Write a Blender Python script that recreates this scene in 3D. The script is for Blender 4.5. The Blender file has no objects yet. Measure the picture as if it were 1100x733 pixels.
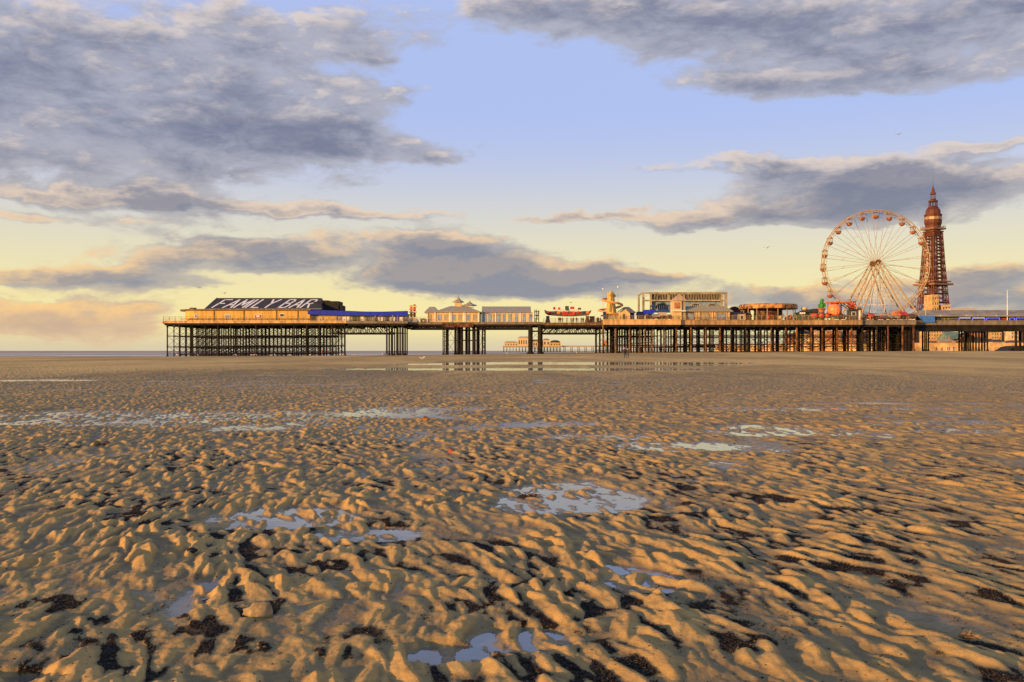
import bpy, bmesh, math, random
import numpy as np
from mathutils import Vector, Matrix
random.seed(7); RNG = np.random.default_rng(11)
scene = bpy.context.scene; COL = scene.collection
F = 1000.0; HY = 377.0; EYE = 1.5
def P(px, py, Y): return Vector(((px-550)/F*Y, Y, EYE+(HY-py)/F*Y))
def R(a): return math.radians(a)
# ---------------------------------------------------------------- camera
cam = bpy.data.cameras.new('camera'); camo = bpy.data.objects.new('camera', cam); COL.objects.link(camo)
camo.location = (0, 0, EYE); camo.rotation_euler = (R(90), 0, 0)
cam.sensor_width = 36; cam.lens = 36*F/1100; cam.shift_y = 10.5/1100
cam.clip_start = 0.1; cam.clip_end = 60000; scene.camera = camo
# ---------------------------------------------------------------- node helpers
class E:
    nt = None
    def __init__(s, k): s.k = k
    @staticmethod
    def _in(n, i, v):
        if isinstance(v, E): E.nt.links.new(v.k, n.inputs[i])
        else: n.inputs[i].default_value = v
def M(op, *a, clamp=False):
    n = E.nt.nodes.new('ShaderNodeMath'); n.operation = op; n.use_clamp = clamp
    for i, v in enumerate(a): E._in(n, i, v)
    return E(n.outputs[0])
for nm, op in (('add','ADD'),('sub','SUBTRACT'),('mul','MULTIPLY'),('truediv','DIVIDE'),('pow','POWER')):
    setattr(E, '__%s__' % nm, (lambda o: lambda s, b: M(o, s, b))(op))
    setattr(E, '__r%s__' % nm, (lambda o: lambda s, b: M(o, b, s))(op))
def smooth(x, a, b):
    n = E.nt.nodes.new('ShaderNodeMapRange'); n.interpolation_type = 'SMOOTHSTEP'
    for i, v in enumerate((x, a, b, 0.0, 1.0)): E._in(n, i, v)
    return E(n.outputs[0])
def vec(x, y, z=0.0):
    n = E.nt.nodes.new('ShaderNodeCombineXYZ')
    for i, v in enumerate((x, y, z)): E._in(n, i, v)
    return E(n.outputs[0])
def sep(v):
    n = E.nt.nodes.new('ShaderNodeSeparateXYZ'); E.nt.links.new(v.k, n.inputs[0]); return [E(o) for o in n.outputs]
def noise(v, scale, detail=4, rough=.55, dist=0.0, kind='FBM'):
    n = E.nt.nodes.new('ShaderNodeTexNoise'); n.noise_type = kind
    if v is not None: E.nt.links.new(v.k, n.inputs['Vector'])
    for k, q in (('Scale', scale), ('Detail', detail), ('Roughness', rough), ('Distortion', dist)): n.inputs[k].default_value = q
    return E(n.outputs[0])
def mix(f, a, b, mode='MIX'):
    n = E.nt.nodes.new('ShaderNodeMix'); n.data_type = 'RGBA'; n.blend_type = mode
    def c(v): return v if isinstance(v, E) else (*v, 1.0)
    E._in(n, 0, f); E._in(n, 6, c(a)); E._in(n, 7, c(b)); return E(n.outputs[2])
def texco(k='Generated'): return E(E.nt.nodes.new('ShaderNodeTexCoord').outputs[k])
def attr(name):
    n = E.nt.nodes.new('ShaderNodeAttribute'); n.attribute_name = name; return E(n.outputs['Fac'])
def bump(h, strength=.5, dist=.01):
    n = E.nt.nodes.new('ShaderNodeBump'); n.inputs['Strength'].default_value = strength; n.inputs['Distance'].default_value = dist
    E.nt.links.new(h.k, n.inputs['Height']); return E(n.outputs[0])
def newmat(name):
    m = bpy.data.materials.new(name); m.use_nodes = True; E.nt = m.node_tree
    return m, m.node_tree.nodes['Principled BSDF']
MATS = {}
def mat(name, col, rough=.7, metal=0.0, var=.25, scale=1.5, emit=None, spec=.3, col2=None, streak=False):
    if name in MATS: return MATS[name]
    m, b = newmat(name)
    co = texco('Object')
    if streak:
        x, y, z = sep(co); co = vec(x*3.0, y*3.0, z*.4)
    n = noise(co, scale, 5, .6)
    c2 = col2 if col2 else tuple(c*(1-var*1.6) for c in col)
    c = mix(smooth(n, .35, .68), c2, tuple(min(1, c*(1+var*.3)) for c in col))
    E._in(b, 'Base Color', c); b.inputs['Roughness'].default_value = rough; b.inputs['Metallic'].default_value = metal
    b.inputs['Specular IOR Level'].default_value = spec
    if emit: b.inputs['Emission Color'].default_value = (*emit[:3], 1); b.inputs['Emission Strength'].default_value = emit[3]
    MATS[name] = m; return m
# ---------------------------------------------------------------- light
SUN_EL, SUN_AZ = 7.2, math.degrees(math.atan2(-.80, -.60))   # compass style: x=sin, y=cos
sd = Vector((math.cos(R(SUN_EL))*math.sin(R(SUN_AZ)), math.cos(R(SUN_EL))*math.cos(R(SUN_AZ)), math.sin(R(SUN_EL))))
sun = bpy.data.lights.new('sun', 'SUN'); sun.energy = 5.0; sun.angle = R(.6); sun.color = (1.0, .55, .18)
so = bpy.data.objects.new('sun', sun); COL.objects.link(so); so.rotation_euler = sd.to_track_quat('Z', 'Y').to_euler(); so.location = (0, 0, 60)
world = bpy.data.worlds.new('World'); scene.world = world; world.use_nodes = True
nt = world.node_tree; E.nt = nt; bg = nt.nodes['Background']; bg.inputs['Strength'].default_value = .07
sky = nt.nodes.new('ShaderNodeTexSky'); sky.sky_type = 'NISHITA'; sky.sun_disc = False
sky.sun_elevation = R(SUN_EL); sky.sun_rotation = R(SUN_AZ); sky.air_density = 1.0; sky.dust_density = 1.0; sky.ozone_density = 2.0
def build_sky():
    x, y, z = sep(texco('Generated'))
    az = M('ARCTAN2', x, y); hyp = M('SQRT', x*x+y*y); el = M('ARCTAN2', z, hyp)
    def lin(r, g, b, s=1.0):
        f = lambda c: ((c/255+.055)/1.055)**2.4 if c > 10 else c/255/12.92
        return (f(r)*10*s, f(g)*10*s, f(b)*10*s)
    # clear air: nishita, with a thin warm haze layer towards the horizon and thin high veil
    base = E(sky.outputs[0])
    veil = mix(smooth(el, .02, .26), lin(255, 238, 168), lin(180, 197, 245))
    veil = mix(smooth(el, .0, .03)*-1.0+1.0, veil, lin(226, 211, 178))
    up = smooth(el, .35, 1.1)
    veil = mix(up, veil, lin(120, 150, 205))
    clear = mix(.87, base, veil)
    ga = lambda px: math.atan((px-550)/F)
    ge = lambda py, px=550: math.atan((HY-py)/F*math.cos(math.atan((px-550)/F)))
    # clouds: (px, py, half width px, half height px, amount)
    blobs = [(100,115,250,58,.40),(340,150,150,30,.36),(455,163,95,11,.32),(60,45,190,30,.27),(270,35,140,24,.25),(430,100,90,13,.30),(380,60,60,10,.16),(590,8,90,20,.30),(20,170,110,14,.16),
             (60,207,115,7,.36),(185,208,45,12,.30),(320,225,135,7,.50),(210,243,150,9,.20),(10,228,50,5,.2),
             (125,298,60,13,.44),(225,281,95,18,.44),(330,268,75,12,.38),(25,301,60,7,.30),(210,307,60,5,.18),
             (495,288,75,30,.60),(430,303,55,15,.42),(565,299,90,19,.52),(685,297,78,9,.52),(560,313,110,7,.30),(470,256,95,7,.26),
             (700,10,240,34,.34),(960,35,230,42,.38),(830,90,150,12,.18),(1020,85,120,16,.22),
             (825,174,62,11,.40),(890,192,110,16,.40),(1020,202,120,20,.44),(860,226,125,15,.40),(765,236,70,8,.34),(625,229,70,5,.42),(910,242,110,8,.28),(690,176,52,8,.28),(1060,155,45,6,.28),
             (850,319,75,17,.42),(1065,310,85,22,.50),(960,328,110,18,.34),(800,306,26,10,.20),
             (90,347,95,19,.32),(25,345,70,16,.32),(160,334,45,8,.22)]
    w1 = noise(vec(az*3.0, el*6.0, 3.7), 1.0, 3, .6); w2 = noise(vec(az*3.0, el*6.0, 9.1), 1.0, 3, .6)
    w3 = noise(vec(az*11.0, el*26.0, 13.7), 1.0, 4, .62); w4 = noise(vec(az*11.0, el*26.0, 19.1), 1.0, 4, .62)
    aw = az+(w1-.5)*.07+(w3-.5)*.09; ew = el+(w2-.5)*.016+(w4-.5)*.042
    def field(aw, ew):
        bias = None
        for (px, py, hw, hh, a) in blobs:
            dx = (aw-ga(px))*(F/hw); dy = (ew-ge(py, px))*(F/hh)
            g = M('EXPONENT', (dx*dx+dy*dy)*-.8)*a
            bias = g if bias is None else bias+g
        for (px, py, hw, hh, a) in [(560,130,120,55,.26),(640,200,110,12,.10),(600,345,300,9,.10),(775,285,22,14,.2),(505,226,22,8,.2),(390,285,14,14,.1)]:
            dx = (aw-ga(px))*(F/hw); dy = (ew-ge(py, px))*(F/hh)
            bias = bias-M('EXPONENT', (dx*dx+dy*dy)*-.8)*a
        return bias
    bias = field(aw, ew); bias1 = field(aw-.010, ew+.010)
    # away from the view: a general scattered cover
    side = smooth(M('ABSOLUTE', az), .52, .75); hi = smooth(el, .38, .5)
    for (px, py, hw, hh, a) in [(300,300,120,12,.16),(250,165,0,0,0),(560,130,120,60,.30),(860,275,160,22,.30),(620,200,110,14,.18),(400,325,60,6,.1),(600,250,60,10,.22),(250,250,120,7,.16),(560,215,80,9,.14),(230,325,120,8,.10),(600,345,300,9,.14),(790,285,60,16,.16),(240,345,80,12,.12),(800,130,150,22,.20),(1010,140,120,12,.14)]:
        if hw:
            dx = (aw-ga(px))*(F/hw); dy = (ew-ge(py, px))*(F/hh)
            bias = bias-M('EXPONENT', (dx*dx+dy*dy)*-.8)*a
    gen = M('MAXIMUM', side, hi)*.10; bias = bias+gen-.02; bias1 = bias1+gen-.02
    def dens(a, e):
        n = noise(vec(a*5.2, e*15.0, 1.3), 1.0, 6, .62, .3)
        f = noise(vec(a*19.0, e*44.0, 5.3), 1.0, 4, .62, .4)
        return n*.66+f*.52-.09
    n0 = dens(az, el)
    # towards the light: left and a little up
    n1 = dens(az-.012, el+.008)
    d = n0+bias
    cov = smooth(d, .575, .77)*smooth(el, -.01, .02)
    thick = smooth(d+(noise(vec(az*12.0, el*32.0, 2.2), 1.0, 5, .65, .3)-.5)*.75, .66, 1.16)
    lit = smooth((n0-n1)*.8+(bias-bias1)*.8, -.005, .13)
    low = smooth(el, .03, .22)
    dark = mix(low, lin(134, 139, 155), lin(112, 118, 141))
    mid = mix(low, lin(192, 182, 165), lin(172, 173, 186))
    glow = mix(low, lin(255, 205, 130), lin(228, 212, 200))
    body = mix(thick, mid, dark)
    rim = M('MAXIMUM', 1.0-thick*.95, .16)
    body = mix(lit*.8*rim, body, glow)
    # low bank on the horizon catching the sun
    bank = smooth(el, .07, .03)*smooth(az, -.2, -.36)
    body = mix(bank*.45, body, lin(250, 198, 135))
    c = mix(cov*.93, clear, body)
    below = smooth(el, -.004, -.03)
    c = mix(below, c, lin(120, 100, 80))
    nt.links.new(c.k, bg.inputs['Color'])
build_sky()
scene.view_settings.view_transform = 'Standard'; scene.view_settings.look = 'None'; scene.view_settings.exposure = 0.58; scene.view_settings.gamma = 1
scene.view_settings.use_curve_mapping = False
# ---------------------------------------------------------------- numpy noise
PERM = RNG.permutation(4096).astype(np.int64)
def hsh(ix, iy, s=0):
    return PERM[(ix+PERM[(iy+s*131) & 4095]) & 4095]
def hf(ix, iy, s): return hsh(ix, iy, s)/4096.0
def vnoise(x, y, s=0):
    ix = np.floor(x).astype(np.int64); iy = np.floor(y).astype(np.int64); fx = x-ix; fy = y-iy
    out = 0
    ux = fx*fx*fx*(fx*(fx*6-15)+10); uy = fy*fy*fy*(fy*(fy*6-15)+10)
    def g(dx, dy):
        a = hf(ix+dx, iy+dy, s)*2*np.pi
        return np.cos(a)*(fx-dx)+np.sin(a)*(fy-dy)
    a = g(0, 0)*(1-ux)+g(1, 0)*ux; b = g(0, 1)*(1-ux)+g(1, 1)*ux
    return (a*(1-uy)+b*uy)*1.5
def fbm(x, y, o=4, s=0, r=.5):
    t = 0; a = 1.0; n = 0
    for i in range(o):
        t = t+a*vnoise(x, y, s+i*7); n += a; a *= r; x = x*2.03+11.3; y = y*2.03+5.7
    return t/n
def sst(x, a, b):
    t = np.clip((x-a)/(b-a), 0, 1); return t*t*(3-2*t)
def mound(x, y, cx, cy, s, sharp=5.0):
    """rounded sand mounds: a soft maximum over jittered, stretched, lopsided domes"""
    gx = x/cx; gy = y/cy; ix = np.floor(gx).astype(np.int64); iy = np.floor(gy).astype(np.int64)
    acc = np.zeros_like(x)
    for dx in (-1, 0, 1):
        for dy in (-1, 0, 1):
            jx = ix+dx; jy = iy+dy
            px = (jx+.5+(hf(jx, jy, s)-.5)*.85)*cx; py = (jy+.5+(hf(jx, jy, s+1)-.5)*.95)*cy
            rx = cx*(.42+.30*hf(jx, jy, s+2)); ry = cy*(.46+.60*hf(jx, jy, s+3))
            a = (hf(jx, jy, s+4)-.5)*.55+.22
            h = .30+.70*hf(jx, jy, s+5)
            ex = x-px; ey = y-py; ca = np.cos(a); sa = np.sin(a)
            u = (ex*ca+ey*sa)/rx; v = (-ex*sa+ey*ca)/ry
            u = u*(1+.28*np.tanh(u*2))       # gentler windward, steeper lee
            q = np.clip(1-(u*u+v*v)*.62, 0, 1)
            rdg = 1-.38*np.abs(u+.25*v)          # a crest line along each mound
            acc += (h*q*rdg*1.12)**sharp
    return acc**(1/sharp)
POOLS = [  # px, py, half width px, half height px, depth m
    (612,535,66,15,.08),(560,545,26,4,.04),(300,556,70,11,.07),(395,575,50,7,.06),(692,624,34,12,.06),(655,612,24,5,.04),(480,706,40,10,.05),(560,690,46,12,.045),(40,612,18,5,.02),(215,640,18,22,.035),
    (110,449,150,7,.05),(20,452,60,5,.05),(320,446,150,4,.045),(600,456,70,3,.045),(720,480,60,5,.05),(830,463,56,6,.06),(915,466,36,5,.06),(1040,464,50,3,.06),(1000,455,150,3,.03),(640,470,60,3,.04),
    (30,409,75,1.1,.1),(190,410,40,.7,.03),(330,414,60,1.0,.025),(300,404,90,.8,.02),(880,440,160,3,.03),(960,434,120,2,.02),(20,733,40,6,.03),(450,440,80,3,.03)]
LAGOON = [(640,390.2,150,1.6,.16),(560,396.8,185,1.5,.16),(480,391.5,60,.9,.10),(770,393,40,.7,.05)]
def shore(x, y):
    # positive beyond the waterline (towards the sea)
    yl = np.interp(x, [-4000, -90, 0, 60, 300, 900], [262, 262, 335, 470, 1300, 3500])
    return y-yl
def terrain(x, y):
    d = np.sqrt(x*x+y*y)
    wx = x+.11*fbm(x*1.6, y*1.1, 3, 3)+.20*fbm(x*.35, y*.3, 2, 5); wy = y+.16*fbm(x*1.4, y*1.2, 3, 9)+.25*fbm(x*.3, y*.33, 2, 15)
    m1 = mound(wx, wy, .116, .30, 20)
    m2 = mound(wx+3.3, wy+1.7, .070, .12, 40)
    m3 = mound(wx*1.0+7.1, wy+3.9, .34, .62, 60)
    low = fbm(x*.42, y*.30, 3, 70)
    flat = sst(low, .16, .36)*(y < 60)                     # smooth washed tongues
    mm = np.clip(m1*(.62+.5*m3)+m2*.24-.24, 0, None)*1.10
    amp = .056*(1-.60*flat)*(.85+.5*fbm(x*.9, y*.7, 2, 90))
    fade = 1-.80*sst(y, 42, 150)
    micro = .0085*fbm(x*7, y*8, 3, 33)-.008*np.abs(fbm(x*5.3+y*1.2, y*4.2, 3, 43))+.0035*fbm(x*26, y*28, 2, 37)
    rill = .009*np.abs(fbm(x*4+y*1.5, y*11-x*4.0, 3, 57))*(.4+flat)
    h = mm*amp*fade+(micro+rill)*(y < 50)
    base = .020+.022*fbm(x*.55, y*.4, 2, 110)+.03*fbm(x*.12, y*.09, 2, 120)*sst(y, 5, 20)-.012*flat
    base = base+.05*sst(y, 45, 80)
    pool = np.zeros_like(x)
    for (px, py, hw, hh, dep) in POOLS+LAGOON:
        Yc = EYE*F/(py-HY); Xc = (px-550)/F*Yc; rx = hw/F*Yc; ry = hh*Yc*Yc/(EYE*F)
        dx = (x-Xc)/rx; dy = (y-Yc)/ry
        g = np.exp(-(dx*dx+dy*dy)**1.5*.7)
        pool = np.maximum(pool, g*min(1.0, dep/.05))
    pool = np.clip(pool*(1+.9*fbm(x*.8, y*.5, 3, 140)), 0, 1)
    pool = sst(pool, .05, .5)
    z = base*(1-pool)-.011*pool*(y < 60)-.04*pool*(y >= 60)+h*(1-.55*pool*(y > 26))
    rise = sst(x, -60, 125)*sst(y, 95, 250)*1.05+.28*sst(y, 110, 250)*sst(x, -90, 40)
    z = z+rise+.04*fbm(x*.05, y*.03, 3, 160)*sst(y, 90, 160)
    s = shore(x, y)
    z = np.where(s > -25, z-(z+1.6)*sst(s, -25, 45), z)
    deb = sst(fbm(x*.7+4.4, y*.5, 4, 200)+.16*sst(x, .2, 2.2)*sst(y, 12, 5), -.06, .14)*(1-sst(mm, .05, .20))*(1-sst(y, 8, 22)*.75)*sst(z, -.002, .010)
    clump = 1
    deb = deb*sst(fbm(x*3.0, y*2.4, 3, 220), -.35, .05)
    # hand-placed dark shell drifts where the photograph shows them
    for (px, py, hw, hh) in [(265,650,60,22),(240,700,50,18),(60,650,50,12),(640,722,110,16),(790,690,60,18),(900,605,70,18),(1040,700,60,12),(360,700,50,18),(820,540,70,8),(1080,640,40,20),(350,610,30,8)]:
        Yc = EYE*F/(py-HY); Xc = (px-550)/F*Yc; rx = hw/F*Yc; ry = hh*Yc*Yc/(EYE*F)
        g = np.exp(-(((x-Xc)/rx)**2+((y-Yc)/ry)**2))
        deb = np.maximum(deb, sst(g+.35*fbm(x*4, y*4, 2, 240), .45, .65)*(1-sst(mm, .10, .28)))
    z = z+deb*(.006*fbm(x*42, y*42, 2, 250)+.006)*(y < 30)
    return z, mm*fade, deb
def build_ground():
    rows = [.6]
    while rows[-1] < 70: rows.append(rows[-1]+max(.0075, .0034*(rows[-1]+1)*(1 if rows[-1] < 34 else 1.7)))
    while rows[-1] < 260: rows.append(rows[-1]*1.0075)
    while rows[-1] < 30000: rows.append(rows[-1]*1.04)
    ys = np.array(rows)
    t = np.concatenate([-np.geomspace(4, .64, 40)[:-1], np.linspace(-.63, .63, 1120), np.geomspace(.64, 4, 40)[1:]])
    T, Yg = np.meshgrid(t, ys); X = T*(Yg+1.0)
    x = X.ravel(); y = Yg.ravel()
    z = np.empty_like(x); m = np.empty_like(x); dd = np.empty_like(x)
    for a in range(0, len(x), 200000):
        s = slice(a, a+200000); z[s], m[s], dd[s] = terrain(x[s], y[s])
    nr, nc = X.shape
    i = (np.arange(nr-1)[:, None]*nc+np.arange(nc-1)[None, :]).ravel()
    q = np.stack([i, i+1, i+nc+1, i+nc], 1).astype(np.int32)
    me = bpy.data.meshes.new('beach_sand'); me.vertices.add(len(x)); me.vertices.foreach_set('co', np.stack([x, y, z], 1).astype(np.float32).ravel())
    me.loops.add(q.size); me.loops.foreach_set('vertex_index', q.ravel()); me.polygons.add(len(q))
    me.polygons.foreach_set('loop_start', (np.arange(len(q))*4).astype(np.int32)); me.polygons.foreach_set('use_smooth', np.ones(len(q), bool))
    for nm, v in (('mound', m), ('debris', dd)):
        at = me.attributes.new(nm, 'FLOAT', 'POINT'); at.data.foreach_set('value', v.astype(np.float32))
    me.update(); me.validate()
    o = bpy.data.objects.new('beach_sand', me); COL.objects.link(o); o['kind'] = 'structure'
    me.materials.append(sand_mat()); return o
def sand_mat():
    m, b = newmat('sand')
    co = texco('Object'); x, y, z = sep(co)
    mo = attr('mound'); de = attr('debris')
    n1 = noise(co, 1.3, 5, .6); n2 = noise(co, 14, 5, .65); n3 = noise(co, 260, 3, .7)
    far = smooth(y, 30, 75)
    # patchy, stretched dampness far off
    fx = noise(vec(x*.05, y*.016, 2.0), 1.0, 6, .6, .4)
    fs = noise(vec(x*.5, y*.11, 5.0), 1.0, 4, .65)
    wetn_shade = smooth(mo+(n2-.5)*.20+(n1-.5)*.35, .52, .10)
    wetf = smooth(fx+(fs-.5)*.5, .42, .62)
    band = M('EXPONENT', (y-48.0)*(y-48.0)*-.0016)
    wet = wetn_shade*(1.0-far)+wetf*far*(.08+band*.92)
    pud = smooth(z, .016, .003)*(1.0-smooth(y, 110, 130))
    wet = M('MAXIMUM', wet*.85, pud)
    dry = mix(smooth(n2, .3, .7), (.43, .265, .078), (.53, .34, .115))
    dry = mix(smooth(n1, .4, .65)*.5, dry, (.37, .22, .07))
    damp_shade = mix(smooth(n1, .35, .65), (.125, .090, .033), (.21, .153, .056))  # damp sand tone, deepened so it also paints the shade between mounds
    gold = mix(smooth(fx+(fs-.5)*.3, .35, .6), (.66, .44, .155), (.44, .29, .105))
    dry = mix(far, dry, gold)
    c = mix(wet, dry, damp_shade)
    c = mix(smooth(n3, .58, .72)*.5, c, (.10, .066, .036))
    g2 = noise(co, 45, 5, .75)
    c = mix(smooth(g2, .54, .70)*.38, c, (.13, .09, .045)); c = mix(smooth(g2, .44, .32)*.22, c, (.70, .52, .28))
    shell = mix(smooth(noise(co, 95, 3, .7), .42, .62), (.010, .008, .005), (.03, .021, .012))
    shell = mix(smooth(noise(co, 170, 2, .5), .70, .76), shell, (.20, .14, .08))
    c = mix(smooth(de+(n2-.5)*.9, .28, .72), c, shell)
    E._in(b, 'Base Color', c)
    rough = .92-wet*.40-pud*.25
    E._in(b, 'Roughness', rough)
    E._in(b, 'Specular IOR Level', (.2+pud*.2-smooth(de, .3, .6)*.18)*(1.0-far*.7))
    bh = n3*.25+n2*.6+noise(co, 60, 4, .6)*.5+de*noise(co, 130, 3, .6)*2.2
    # beyond the modelled ripples, ripples as bump
    rip = noise(vec(x*1.2, y*.6, 0.0), 1.6, 6, .68)
    nb = bump(bh, .65, .013)
    n = E.nt.nodes.new('ShaderNodeBump'); n.inputs['Strength'].default_value = 1.0; n.inputs['Distance'].default_value = .07
    E.nt.links.new((rip*far).k, n.inputs['Height']); E.nt.links.new(nb.k, n.inputs['Normal'])
    E.nt.links.new(n.outputs[0], b.inputs['Normal'])
    return m
ground = build_ground()
def sheet(name, pts, m, z, kind='structure'):
    me = bpy.data.meshes.new(name); me.from_pydata([(a, b, z) for a, b in pts], [], [tuple(range(len(pts)))]); me.materials.append(m)
    o = bpy.data.objects.new(name, me); COL.objects.link(o); o['kind'] = kind; return o
def water_mats():
    m, b = newmat('pool_water'); co = texco('Object')
    E._in(b, 'Base Color', (.13, .11, .085, 1)); b.inputs['Roughness'].default_value = .03; b.inputs['IOR'].default_value = 1.85
    b.inputs['Transmission Weight'].default_value = .0
    x, y, z = sep(co)
    E._in(b, 'Roughness', .02+smooth(y, 25, 85)*.065)
    E._in(b, 'Normal', bump(noise(vec(x*5, y*9, 0.0), 1.0, 4, .6), .25, .004))
    m2, b = newmat('sea_water'); co = texco('Object'); x, y, z = sep(co)
    wv = noise(vec(x*.03, y*.11, 0.0), 1.0, 6, .65, .6); wv2 = noise(vec(x*.010, y*.05, 7.0), 1.0, 5, .6, .8)
    near = smooth(y, 900, 280)
    foam = smooth(wv2+wv*.35, .68, .75)*(.25+near*.75)
    c = mix(foam, (.40, .33, .22), (.85, .80, .70))
    E._in(b, 'Base Color', c); E._in(b, 'Roughness', .7+foam*.2); b.inputs['Specular IOR Level'].default_value = .12; b.inputs['IOR'].default_value = 1.33
    E._in(b, 'Normal', bump(wv*1.0+wv2*1.0, 1.0, .5))
    return m, m2
PW, SW = water_mats()
sheet('tide_pool_water', [(-400, .5), (400, .5), (400, 135), (-400, 135)], PW, 0.0)
sheet('sea', [(-30000, 225), (-60, 225), (2000, 330), (30000, 3000), (30000, 45000), (-30000, 45000)], SW, -.13)
# ================================================================ modelling helpers
class MB:
    def __init__(s): s.v = []; s.f = []; s.mi = []; s.m = 0
    def add(s, vs, fs):
        o = len(s.v); s.v += [tuple(a) for a in vs]; s.f += [tuple(o+i for i in f) for f in fs]; s.mi += [s.m]*len(fs); return s
    def box(s, x0, x1, y0, y1, z0, z1):
        return s.add([(x, y, z) for z in (z0, z1) for x, y in ((x0, y0), (x1, y0), (x1, y1), (x0, y1))],
                     [(3,2,1,0), (4,5,6,7), (0,1,5,4), (1,2,6,5), (2,3,7,6), (3,0,4,7)])
    def bar(s, a, b, r, n=6, r2=None, cap=True):
        a = Vector(a); b = Vector(b); r2 = r if r2 is None else r2
        d = (b-a); d.normalize(); u = d.orthogonal().normalized(); w = d.cross(u)
        vs = [a+(u*math.cos(2*math.pi*i/n)+w*math.sin(2*math.pi*i/n))*r for i in range(n)]+[b+(u*math.cos(2*math.pi*i/n)+w*math.sin(2*math.pi*i/n))*r2 for i in range(n)]
        fs = [(i, (i+1) % n, n+(i+1) % n, n+i) for i in range(n)]
        if cap: fs += [tuple(range(n))[::-1], tuple(range(n, 2*n))]
        return s.add(vs, fs)
    def path(s, pts, r, n=6):
        for a, b in zip(pts[:-1], pts[1:]): s.bar(a, b, r, n)
        return s
    def lathe(s, c, prof, n=16, a0=0.0):
        c = Vector(c); vs = []; fs = []
        for (r, z) in prof:
            for i in range(n):
                a = a0+2*math.pi*i/n; vs.append(c+Vector((math.cos(a)*r, math.sin(a)*r, z)))
        for j in range(len(prof)-1):
            for i in range(n): fs.append((j*n+i, j*n+(i+1) % n, (j+1)*n+(i+1) % n, (j+1)*n+i))
        fs.append(tuple(range(n))[::-1]); fs.append(tuple(range((len(prof)-1)*n, len(prof)*n)))
        return s.add(vs, fs)
    def prism(s, poly, y0, y1):      # poly in (x, z), extruded along y
        n = len(poly)
        return s.add([(x, y0, z) for x, z in poly]+[(x, y1, z) for x, z in poly],
                     [tuple(range(n)), tuple(range(n, 2*n))[::-1]]+[(i, n+i, n+(i+1) % n, (i+1) % n) for i in range(n)])
    def prismx(s, poly, x0, x1):     # poly in (y, z), extruded along x
        n = len(poly)
        return s.add([(x0, y, z) for y, z in poly]+[(x1, y, z) for y, z in poly],
                     [tuple(range(n))[::-1], tuple(range(n, 2*n))]+[(i, (i+1) % n, n+(i+1) % n, n+i) for i in range(n)])
    def hip(s, x0, x1, y0, y1, z0, z1, ix, iy, th=.12):   # hipped roof on a slab
        s.box(x0, x1, y0, y1, z0, z0+th); z0 += th
        return s.add([(x0, y0, z0), (x1, y0, z0), (x1, y1, z0), (x0, y1, z0), (x0+ix, y0+iy, z1), (x1-ix, y0+iy, z1), (x1-ix, y1-iy, z1), (x0+ix, y1-iy, z1)],
                     [(0,1,5,4), (1,2,6,5), (2,3,7,6), (3,0,4,7), (4,5,6,7), (3,2,1,0)])
    def ball(s, c, rx, ry, rz, n=12, m=8):
        return s.lathe_el(c, rx, ry, rz, n, m)
    def lathe_el(s, c, rx, ry, rz, n, m):
        vs = []; fs = []
        for j in range(m+1):
            t = math.pi*(j+.02)/(m+.04)-math.pi/2
            for i in range(n):
                a = 2*math.pi*i/n; vs.append((c[0]+rx*math.cos(t)*math.cos(a), c[1]+ry*math.cos(t)*math.sin(a), c[2]+rz*math.sin(t)))
        for j in range(m):
            for i in range(n): fs.append((j*n+i, j*n+(i+1) % n, (j+1)*n+(i+1) % n, (j+1)*n+i))
        fs.append(tuple(range(n))[::-1]); fs.append(tuple(range(m*n, (m+1)*n)))
        return s.add(vs, fs)
    def build(s, name, m, parent=None, smooth=False, origin=None):
        ms = m if isinstance(m, (list, tuple)) else [m]
        org = Vector(origin) if origin is not None else (parent.matrix_world.translation if parent is not None else Vector((0, 0, 0)))
        off = ORG.get(parent.name, Vector((0,0,0))) if parent is not None else (Vector(origin) if origin is not None else Vector((0,0,0)))
        me = bpy.data.meshes.new(name); me.from_pydata([tuple(Vector(v)-off) for v in s.v], [], s.f)
        for q in ms: me.materials.append(q)
        me.polygons.foreach_set('material_index', s.mi)
        if smooth: me.polygons.foreach_set('use_smooth', [True]*len(s.f))
        me.update()
        o = bpy.data.objects.new(name, me); COL.objects.link(o)
        if parent is not None: o.parent = parent; ORG[o.name] = off
        else: o.location = off; ORG[o.name] = off
        return o
ORG = {}     # world position of each thing's origin, so that parts can be modelled in world coordinates
def tag(o, label, cat, group=None):
    o['label'] = label; o['category'] = cat
    if group: o['group'] = group
    return o
def thing(name, loc, label, cat, group=None):
    o = bpy.data.objects.new(name, None); COL.objects.link(o); o.location = loc; o.empty_display_size = .5; ORG[o.name] = Vector(loc)
    return tag(o, label, cat, group)
def dup(root, loc, label=None, rz=None, s=None):
    r = root.copy(); COL.objects.link(r); r.location = loc; ORG[r.name] = Vector(loc)
    if label: r['label'] = label
    if rz is not None: r.rotation_euler.z = rz
    if s: r.scale = (s, s, s)
    for ch in list(root.children):
        c = ch.copy(); COL.objects.link(c); c.parent = r
        for g in list(ch.children):
            d = g.copy(); COL.objects.link(d); d.parent = c
    return r
def gz(x, y): return float(terrain(np.array([float(x)]), np.array([float(y)]))[0][0])
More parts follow.
